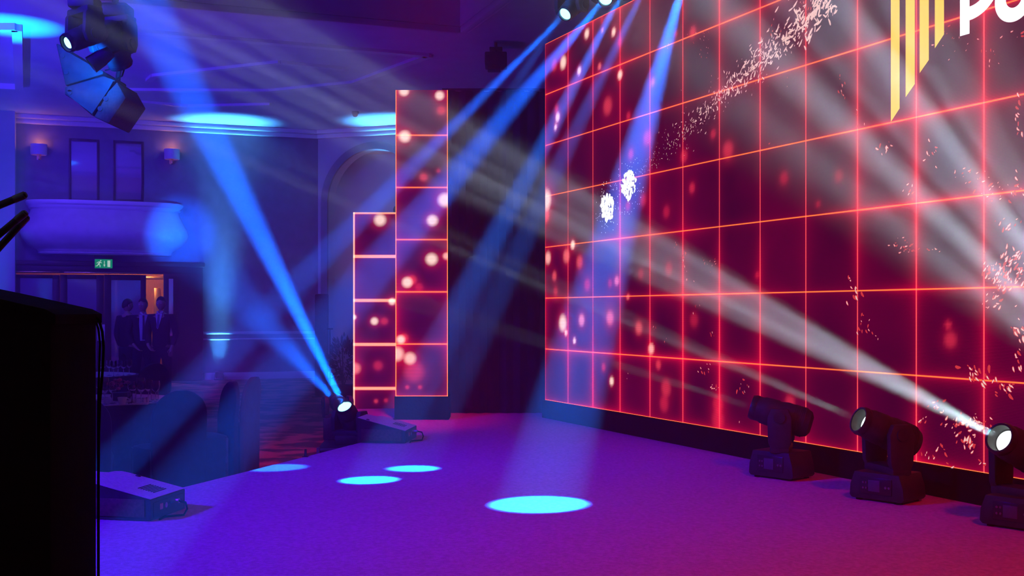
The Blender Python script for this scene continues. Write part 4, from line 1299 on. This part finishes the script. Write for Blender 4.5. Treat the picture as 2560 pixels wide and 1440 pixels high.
def person(name, label, px, Y, rz, arms, head_turn=0.0, H=1.78, open_jacket=False):
    """arms: per side (elbow, wrist, finger direction) in the body frame, metres for a 1.78 m figure; faces local -y"""
    k = H / 1.78
    x0 = (px - 1280) / F * Y
    t = thing(name, label, 'person', (x0, Y, 0), rz, 'men in dark suits standing by the doors')
    V, E, R = [], [], []
    def add(p, r, par=None):
        V.append(tuple(c * k for c in p)); R.append((r[0] * k, r[1] * k) if isinstance(r, tuple) else r * k)
        if par is not None: E.append((par, len(V) - 1))
        return len(V) - 1
    pel = add((0, 0, .95), (.135, .10)); ab = add((0, -.005, 1.10), (.13, .095), pel); ch = add((0, -.01, 1.28), (.155, .105), ab)
    ut = add((0, 0, 1.42), (.12, .08), ch); nk = add((0, .005, 1.50), .052, ut); nk2 = add((0, -.005, 1.565), .048, nk)
    hands = []
    for sd, (el, wr, fd) in zip((-1, 1), arms):
        sh = add((sd * .185, .005, 1.425), .058, ut)
        mid = tuple((a + b_) / 2 for a, b_ in zip((sd * .2, 0, 1.41), el))
        m_ = add(mid, .05, sh); e_ = add(el, .042, m_)
        m2 = add(tuple(a * .55 + b_ * .45 for a, b_ in zip(el, wr)), .038, e_); w_ = add(wr, .027, m2)
        hands.append((w_, Vector(wr), Vector(el), Vector(fd).normalized(), sd))
        d = Vector(fd).normalized(); side = d.cross(Vector((0, 0, 1)) if abs(d.z) < .8 else Vector((0, 1, 0))).normalized()
        nrm = side.cross(d)
        pw = Vector(wr) + d * .05
        p_ = add(tuple(pw), (.034, .020), w_)
        for j, (off, ln) in enumerate(((-.030, .068), (-.010, .078), (.010, .074), (.029, .058))):
            a = pw + d * .042 + side * off; b_ = a + d * ln * .55 + nrm * .006; c_ = b_ + (d * .6 + nrm * .8).normalized() * ln * .5
            q1 = add(tuple(a), .0098, p_); q2 = add(tuple(b_), .0088, q1); add(tuple(c_), .007, q2)
        a = pw - d * .012 - side * .034; b_ = a + (d * .8 - side * .5).normalized() * .036; c_ = b_ + d * .028 + nrm * .004
        q1 = add(tuple(a), .0125, p_); q2 = add(tuple(b_), .0105, q1); add(tuple(c_), .008, q2)
    for sd in (-1, 1):
        hp = add((sd * .095, 0, .90), .085, pel); kn = add((sd * .11, -.01, .50), .055, hp); cf = add((sd * .113, .012, .36), .054, kn)
        an = add((sd * .115, .02, .085), .036, cf); add((sd * .125, -.12, .035), .032, an)
    body = skin(V, E, R, 0)
    # head on the neck, turned
    mb = MB()
    Hm = Matrix.Translation((0, -.012 * k, 1.655 * k)) @ Matrix.Rotation(head_turn, 4, 'Z') @ Matrix.Scale(k, 4)
    r_ = bmesh.ops.create_icosphere(mb.bm, subdivisions=4, radius=1)
    for v in r_['verts']:
        x, y, z = v.co
        wv = .076 * (1 - .24 * max(0, -z) ** 1.5); dv = .096 * (1 - .10 * max(0, -z))
        nx, ny, nz = x * wv, y * dv + (.004 if z < 0 else 0), z * .118
        if y < 0:
            if abs(x) < .75: ny -= .006 * max(0, 1 - abs(z + .75) * 3)               # chin
            ny -= .024 * math.exp(-(x / .16) ** 2 - ((z + .12) / .17) ** 2)           # nose
            ny += .010 * (math.exp(-((abs(x) - .40) / .18) ** 2 - ((z - .06) / .13) ** 2))  # eye sockets
            ny -= .005 * math.exp(-((z - .25) / .10) ** 2) * (abs(x) < .7)            # brow
            ny -= .006 * math.exp(-(x / .30) ** 2 - ((z + .46) / .08) ** 2)           # lips
        v.co = Hm @ Vector((nx, ny, nz))
    for sd in (-1, 1):
        mb.ball((sd * .077, .008, -.005), (.010, .022, .032), 2, Hm)
    merge(body, mb.bm)
    nb = MB(); nb.bm.free(); nb.bm = body
    bo = nb.build('body', M_SKIN, t)
    b = MB()
    for sd in (-1, 1): b.ball((sd * .030, -.0845, .007), (.0115, .007, .0065), 2, Hm)
    each(b, 'eye', M_SHIRT, bo)
    b = MB(); b.ball((0, -.094, -.056), (.022, .005, .005), 2, Hm); b.build('mouth', mat('lips', (.28, .10, .09), .5), bo)
    b = MB()
    r_ = bmesh.ops.create_icosphere(b.bm, subdivisions=4, radius=1)
    kill = []
    for v in r_['verts']:
        x, y, z = v.co
        if z < .42 - .75 * max(0, y + .25) - .1 * abs(x): kill.append(v)
        v.co = Hm @ Vector((x * .084, y * .104 + .004, z * .128 + .002))
    bmesh.ops.delete(b.bm, geom=kill, context='VERTS')
    hr_ = b.build('hair', M_HAIR, t); sm = hr_.modifiers.new('thick', 'SOLIDIFY'); sm.thickness = .012
    # jacket
    V, E, R = [], [], []
    pel = add((0, .0, .86), (.175, .13)); a1 = add((0, 0, .98), (.172, .125), pel); ab = add((0, -.003, 1.12), (.158, .115), a1); ch = add((0, -.008, 1.28), (.185, .128), ab); ut = add((0, .0, 1.415), (.15, .10), ch)
    nkj = add((0, .008, 1.475), (.075, .065), ut)
    for sd, (el, wr, fd) in zip((-1, 1), arms):
        sh = add((sd * .19, .004, 1.425), .073, ut)
        m_ = add(tuple((a + b_) / 2 for a, b_ in zip((sd * .205, 0, 1.41), el)), .066, sh); e_ = add(el, .058, m_)
        add(tuple(a * .1 + b_ * .9 for a, b_ in zip(el, wr)), .042, e_)
    nb = MB(); nb.bm.free(); nb.bm = skin(V, E, R, 0); nb.build('suit_jacket', M_SUIT, t)
    # trousers
    V, E, R = [], [], []
    pel = add((0, 0, .96), (.15, .115)); p2 = add((0, 0, .90), (.15, .115), pel)
    for sd in (-1, 1):
        hp = add((sd * .095, 0, .82), .10, p2); kn = add((sd * .112, -.008, .50), .076, hp); an = add((sd * .116, .012, .10), .062, kn)
    nb = MB(); nb.bm.free(); nb.bm = skin(V, E, R, 0); nb.build('trousers', M_SUIT, t)
    # shirt front, collar and tie
    b = MB()
    w_ = .075 if open_jacket else .055; zl = 1.02 if open_jacket else 1.22
    def chest(x, z):   # front of the jacket
        u = (1.47 - z) / .25
        return -.088 - .055 * min(1, max(0, u)) + x * x * 1.4
    rows = []
    for i in range(9):
        z = 1.485 - (1.485 - zl) * i / 8; hw = w_ * (1 - (i / 8) ** 1.3) + .004
        if open_jacket: hw = w_ * (1 - .35 * abs(i / 8 - .4))
        rows.append([((hw * (j / 4 - 1)) * k, (chest(hw * (j / 4 - 1), z) - .012) * k, z * k) for j in range(9)])
    back = [[(p[0], p[1] + .02, p[2]) for p in r] for r in rows]
    b.loft([r + q[::-1] for r, q in zip(rows, back)]); b.build('shirt', M_SHIRT, t)
    b = MB()
    rows = []
    for i in range(7):
        z = 1.47 - (1.47 - (zl + .02)) * i / 6; hw = .013 + .014 * (i / 6)
        if i == 0: hw = .018
        y = chest(0, z) - .019
        rows.append([(-hw * k, y * k, z * k), (hw * k, y * k, z * k), (hw * k, (y + .006) * k, z * k), (-hw * k, (y + .006) * k, z * k)])
    b.loft(rows); b.build('tie', M_TIE, t)
    b = MB()
    for sd in (-1, 1): b.prism([Vector(p) * k for p in ((sd * .006, -.085, 1.478), (sd * .055, -.062, 1.505), (sd * .058, -.050, 1.53), (sd * .03, -.075, 1.525), (0, -.088, 1.492))], (0, -.006, 0))
    each(b, 'collar', M_SHIRT, t)
    b = MB()
    for sd in (-1, 1):
        b.loft([[((sd * .122 + .042 * s_ * math.cos(a)) * k, (-.055 + .125 * s_ * math.sin(a)) * k, z * k) for a in [2 * PI * q / 20 for q in range(20)]] for s_, z in ((.95, .0015), (1.0, .012), (1.0, .03), (.8, .06), (.5, .085))])
    each(b, 'shoe', M_SHOE, t)
    return t
relax = [((-.26, .02, 1.13), (-.27, -.08, .88), (0, -.1, -1)), ((.26, .02, 1.13), (.27, -.08, .88), (0, -.1, -1))]
folded = [((-.27, .0, 1.14), (-.16, -.22, 1.05), (.8, -.3, -.1)), ((.27, .0, 1.14), (.12, -.20, 1.03), (-.7, -.5, -.2))]
front_low = [((-.26, .02, 1.13), (-.16, -.17, .93), (.7, -.2, -.7)), ((.26, .02, 1.13), (.24, -.12, .90), (-.1, -.3, -1))]
person('person', 'man in a dark suit seen from behind, nearest the glazed doors', 318, 20.6, math.radians(150), relax, math.radians(-15), 1.77)
person('person', 'man in a dark open suit and pale shirt standing between two others', 357, 20.2, math.radians(24), front_low, math.radians(-30), 1.78, True)
person('person', 'man in a dark suit and dark tie facing the hall beside the lit gap', 403, 19.8, math.radians(-6), front_low, math.radians(4), 1.80)

# ------------------------------------------------------------------ banquet furniture
def chair(name='banquet_chair'):
    t = thing(name, '-', 'chair', (0, 0, 0), 0, 'covered banquet chairs')
    def ring(w, d, z, yo=0, n=7):
        pts = []
        for k in range(24):
            a = 2 * PI * k / 24; c, s_ = math.cos(a), math.sin(a)
            pts.append((w * math.copysign(abs(c) ** .5, c), yo + d * math.copysign(abs(s_) ** .5, s_), z))
        return pts
    b = MB(); b.loft([ring(.255, .265, .003), ring(.235, .245, .02), ring(.215, .225, .2), ring(.215, .22, .38), ring(.225, .23, .44), ring(.215, .22, .475), ring(.17, .17, .487)]); b.build('seat_cover', M_SPANDEX, t)
    # back: rounded arch slab at local +y, leaning back a little
    rings = []
    for k in range(27):
        u = k / 26
        z = .03 + .90 * (1 - (1 - u) ** 1.7)
        w = .205 + .02 * math.sin(u * PI)
        zz_ = (z - .03) / .90
        if zz_ > .76: w *= max(0, 1 - ((zz_ - .76) / .245) ** 2.4) ** .5
        d = .028 if u > .5 else .028 + .006
        yo = .262 + .05 * max(0, u - .45) / .55
        rings.append([(p[0], p[1], z + (.0)) for p in ring(max(w, .03), d, z, yo)])
    b = MB(); b.loft(rings); b.build('back_cover', M_SPANDEX, t)
    b = MB()
    for sx in (-.19, .19):
        for sy in (-.19, .19): b.tube((sx, sy, .001), (sx, sy, .46), .012, n=8)
    each(b, 'leg', M_METAL, t)
    return t
def face_to(x, y, tx, ty): # local -y faces the target
    return math.atan2(ty - y, tx - x) + PI / 2
T1 = (-3.74, 10.2); T2 = (-5.45, 14.2)
CH = [(-3.22, 8.48, T1, 'navy covered chair half hidden behind the lectern, its back to the viewer'),
      (-2.76, 9.02, T1, 'navy covered chair with broad rounded back in front of the glasses'),
      (-2.70, 9.74, (-3.54, 9.20), 'navy covered chair turned sideways, tallest of the dark chair backs'),
      (-2.72, 10.66, (-3.9, 10.8), 'navy covered chair whose thin lit edge shows behind the sideways one'),
      (-4.45, 13.50, T2, 'dark covered chair at the farther table, beneath the standing men'),
      (-4.70, 9.3, T1, 'navy covered chair on the far left of the near table, behind the lectern')]
c0 = chair()
for k, (x, y, tt, lab) in enumerate(CH):
    rz = face_to(x, y, *tt)
    if k == 0: c0.location = (x, y, 0); c0.rotation_euler = (0, 0, rz); c0['label'] = lab
    else: dup(c0, (x, y, 0), rz, lab)
def table(c, label):
    t = thing('banquet_table', label, 'table', (c[0], c[1], 0), 0, 'round banquet tables')
    b = MB(); b.lathe([(0, .705), (.735, .705), (.74, .715), (.74, .735), (.735, .742), (0, .742)], 48); b.build('tabletop', M_OAK, t)
    b = MB()
    for k in range(4):
        a = PI / 4 + k * PI / 2; b.tube((.45 * math.cos(a), .45 * math.sin(a), .002), (.42 * math.cos(a), .42 * math.sin(a), .704), .018, n=10)
    each(b, 'leg', M_METAL, t)
    b = MB(); n = 96; top = []; bot = []
    R_ = lambda a, q: .752 + q * (.012 + .012 * math.sin(a * 14))
    rings = [[(R_(a, q) * math.cos(a), R_(a, q) * math.sin(a), z) for a in [2 * PI * k / n for k in range(n)]] for q, z in ((0, .7445), (.1, .735), (.5, .5), (.9, .2), (1.1, .015))]
    b.loft(rings, caps=False); b.bm.faces.new([v for v in b.bm.verts[:n]]) if False else None
    b.bm.verts.ensure_lookup_table(); b.bm.faces.new([b.bm.verts[k] for k in range(n)])
    o = b.build('tablecloth', M_CLOTHN, None)
    o.location = (c[0], c[1], 0.0)
    return o
M_CLOTHN = noisy('dark_linen', (0.03, 0.025, 0.05), (0.045, 0.04, 0.07), 20, 0.8)
o = table(T1, 'round banquet table nearer the stage, mostly hidden by its cloth'); tag(o, 'dark cloth to the floor over the nearer round table', 'tablecloth', 'tablecloths')
o = table(T2, 'farther round banquet table behind the first, mostly hidden'); tag(o, 'dark cloth to the floor over the farther round table', 'tablecloth', 'tablecloths')
TZ = .7455
# pale place mats under the settings
def runner(c, label):
    b = MB(); b.lathe([(0, TZ + .0005), (.70, TZ + .0005), (.70, TZ + .003), (0, TZ + .003)], 48)
    o = b.build('table_topper', M_CLOTH); o.location = (c[0], c[1], 0); tag(o, label, 'table topper', 'round table toppers'); return o
runner(T1, 'pale round linen topper on the nearer table, lit pink'); runner(T2, 'pale round linen topper on the farther table')
TZ += .0035
gp = [('wine', [(0, 0), (.034, 0), (.034, .003), (.006, .008), (.004, .02), (.004, .085), (.012, .092), (.034, .115), (.040, .145), (.036, .185), (.0345, .185), (.038, .145), (.032, .117), (.010, .096), (0, .094)]),
      ('tumbler', [(0, 0), (.030, 0), (.034, .004), (.036, .11), (.0345, .11), (.032, .008), (0, .008)])]
def glass(kind):
    t = thing('wine_glass' if kind == 0 else 'tumbler', '-', 'glass', (0, 0, 0), 0, 'glasses on the near table')
    b = MB()
    if kind == 0:
        b.lathe([(0, 0), (.034, 0), (.034, .002), (.008, .007), (.0045, .015), (.004, .085), (.0, .087)], 20); b.build('stem', M_GLASS, t)
        b = MB(); b.lathe([(0, .0872), (.012, .090), (.033, .112), (.040, .145), (.036, .188), (.0348, .188), (.0385, .145), (.0318, .114), (.011, .0925), (0, .0905)], 24); b.build('bowl', M_GLASS, t)
    else:
        b.lathe(gp[1][1], 24); b.build('bowl', M_GLASS, t)
    return t
w0, w1_ = glass(0), glass(1)
used = set()
def put(kind, px, Y, lab, grp):
    src = w0 if kind == 0 else w1_
    x = (px - 1280) / F * Y
    if kind in used: r = dup(src, (x, Y, TZ), 0, lab)
    else: used.add(kind); r = src; r.location = (x, Y, TZ); r['label'] = lab
    r['group'] = grp
    return r
GA, GB = 'glasses on the near table', 'glasses on the far table'
for k, px, Y, lab in [(0, 389, 9.92, 'wine glass nearest the rounded chair back, stem lit blue'), (0, 371, 9.98, 'wine glass second in from the rounded chair back'), (0, 353, 9.86, 'wine glass behind the small salt pots'),
     (0, 352, 10.35, 'wine glass at the back of the near table beside the flowers'), (0, 330, 9.86, 'wine glass just right of the dark flowers'), (0, 281, 9.78, 'wine glass left of the white cup'), (0, 262, 9.70, 'wine glass against the lectern cables'),
     (0, 250, 10.22, 'wine glass behind the one at the lectern cables'), (0, 262, 10.45, 'wine glass behind the dark flowers'), (1, 330, 9.77, 'short tumbler beside the white cup'), (1, 387, 10.14, 'short tumbler at the table edge before the lit stem')]:
    put(k, px, Y, lab, GA)
for px, Y, lab in [(256, 13.8, 'wine glass on the far table, closest to the lectern'), (273, 14.0, 'wine glass on the far table, second from the lectern'), (284, 13.75, 'wine glass on the far table, middle one of the cluster'),
     (295, 14.1, 'wine glass on the far table behind its middle glass'), (309, 13.9, 'wine glass on the far table, next to the last'), (323, 14.15, 'wine glass on the far table, last toward the chairs')]:
    put(0, px, Y, lab, GB)
t = thing('coffee_cup', 'small white cup on the near table edge', 'cup', ((306 - 1280) / F * 9.72, 9.72, TZ))
b = MB(); b.lathe([(0, .001), (.025, .001), (.03, .01), (.042, .06), (.039, .06), (.027, .012), (0, .01)], 24); b.build('cup_body', M_PORC, t)
b = MB(); b.path([(.038, 0, .05), (.06, 0, .045), (.06, 0, .025), (.033, 0, .02)], .004, 8); b.build('handle', M_PORC, t)
for k, (px, Y, lab) in enumerate(((360, 9.76, 'white salt pot by the table edge, left of its twin'), (368, 9.80, 'white pepper pot by the table edge, right of its twin'))):
    t = thing('condiment_pot', lab, 'condiment pot', ((px - 1280) / F * Y, Y, TZ), 0, 'salt and pepper on the near table')
    b = MB(); b.lathe([(0, 0), (.015, 0), (.016, .03), (.012, .045), (0, .045)], 16); b.build('jar', M_PORC, t)
    b = MB(); b.lathe([(.0125, .0455), (.012, .054), (0, .058)], 16); b.build('lid', M_ALU, t)
for k, (px, Y, rz, lab) in enumerate(((346, 9.68, .2, 'folded white napkin lying flat at the near table edge'), (312, 9.93, -.4, 'folded white napkin lying behind the white cup'))):
    t = thing('napkin', lab, 'napkin', ((px - 1280) / F * Y, Y, TZ), rz, 'napkins on the near table')
    b = MB(); b.box((0, 0, .004), (.16, .10, .007), .002); b.box((.01, .005, .0105), (.13, .085, .005), .002); b.build('cloth', M_CLOTH, t)
# flower centrepiece
t = thing('flower_centrepiece', 'low dark red flower arrangement in the middle of the near table', 'flowers', (-3.50, 10.14, TZ))
b = MB(); b.lathe([(0, 0), (.07, 0), (.09, .04), (.08, .07), (0, .07)], 20); b.build('bowl', M_BLACK, t)
r_ = random.Random(3)
b = MB()
for k in range(60):
    a, e = r_.uniform(0, 2 * PI), r_.uniform(.1, 1.4); q = .12
    p = Vector((q * math.cos(a) * math.cos(e), q * math.sin(a) * math.cos(e), .07 + q * .7 * math.sin(e)))
    n_ = Vector((math.cos(a), math.sin(a), .6)).normalized(); s_ = n_.cross(Vector((0, 0, 1))).normalized() * .014
    b.face([p - s_, p + n_ * .025, p + s_ + n_ * .02, p + n_ * .055])
b.build('leaves', M_LEAF, t)['kind'] = 'stuff'
b = MB()
for k in range(16):
    a, e = r_.uniform(0, 2 * PI), r_.uniform(.2, 1.5); q = .12
    b.ball((q * math.cos(a) * math.cos(e), q * math.sin(a) * math.cos(e), .09 + q * .8 * math.sin(e)), (.022, .022, .018), 1)
b.build('blossoms', M_PETAL, t)['kind'] = 'stuff'
# notice on the door
r = wrect(243, 811, 262, 852, -.02)
b = MB(); wbox(b, r[0], r[1], -.012, -.006, r[2], r[3]); o = b.build('notice_board', M_CLOTH, None, False); o.matrix_world = WM @ Matrix.Translation((0, .03, 0)); tag(o, 'pale pink-lit notice on the door stile beside the lectern cables', 'notice')

# ------------------------------------------------------------------ things at the right of the far wall
p = at(804, 0, 20.5)
t = thing('column_speaker', 'slim tall black column speaker standing before the bay wall', 'speaker', (p.x, p.y, 0), .2)
zt = at(804, 735, 20.5).z
b = MB(); b.box((0, 0, zt / 2 + .01), (.24, .26, zt - .02), .02); b.build('cabinet', M_BLACK, t)
b = MB(); b.box((0, -.135, zt * .6), (.20, .01, zt * .7), .004); b.build('grille', M_GRILLE, t)
b = MB(); b.box((0, 0, .006), (.36, .4, .01), .003); b.build('base', M_BLACK, t)
p = at(825, 0, 19.6)
t = thing('microphone_stand', 'thin black microphone stand beside the tall column speaker', 'microphone stand', (p.x, p.y, 0))
zt = at(825, 822, 19.6).z
b = MB(); b.tube((0, 0, .02), (0, 0, zt), .011); b.build('pole', M_BLACK, t)
b = MB(); b.tube((-.05, 0, zt), (.05, 0, zt), .012); b.build('clip', M_BLACK, t)
b = MB(); b.lathe([(0, .001), (.13, .001), (.13, .012), (.03, .022), (0, .022)], 24); b.build('base', M_BLACK, t)
p = at(858, 0, 18.5)
t = thing('potted_shrub', 'dark bushy shrub in a pot beside the short LED column', 'plant', (p.x, p.y, 0))
b = MB(); b.lathe([(0, .001), (.15, .001), (.2, .34), (.18, .34), (.15, .30), (0, .30)], 24); b.build('pot', M_BLACK, t)
r_ = random.Random(8); b = MB()
for k in range(420):
    u = Vector((r_.gauss(0, 1), r_.gauss(0, 1), r_.gauss(0, 1))).normalized() * r_.uniform(.6, 1)
    p_ = Vector((u.x * .26, u.y * .26, .78 + u.z * .38)); n_ = (u + Vector((0, 0, .4))).normalized(); s_ = n_.cross(Vector((r_.random(), r_.random(), .3))).normalized() * .022
    b.face([p_ - n_ * .03, p_ + s_, p_ + n_ * .06, p_ - s_])
b.build('foliage', M_LEAF, t)['kind'] = 'stuff'
b = MB()
for k in range(5): b.tube((0, 0, .30), (r_.uniform(-.15, .15), r_.uniform(-.15, .15), r_.uniform(.7, 1.0)), .012, .006, 6)
each(b, 'stem', M_WOOD, t)
# short post clipped to the stage edge
p = at(771, 1142, 8.14)
t = thing('edge_post', 'short black post at the stage edge against the red carpet', 'post', (p.x - .02, p.y, SZ + .002))
b = MB(); b.tube((0, 0, 0), (0, 0, .055), .012, .008, 12); b.build('pin', M_BLACK, t); b = MB(); b.box((0, 0, .002), (.04, .05, .004), .001); b.build('foot', M_BLACK, t)
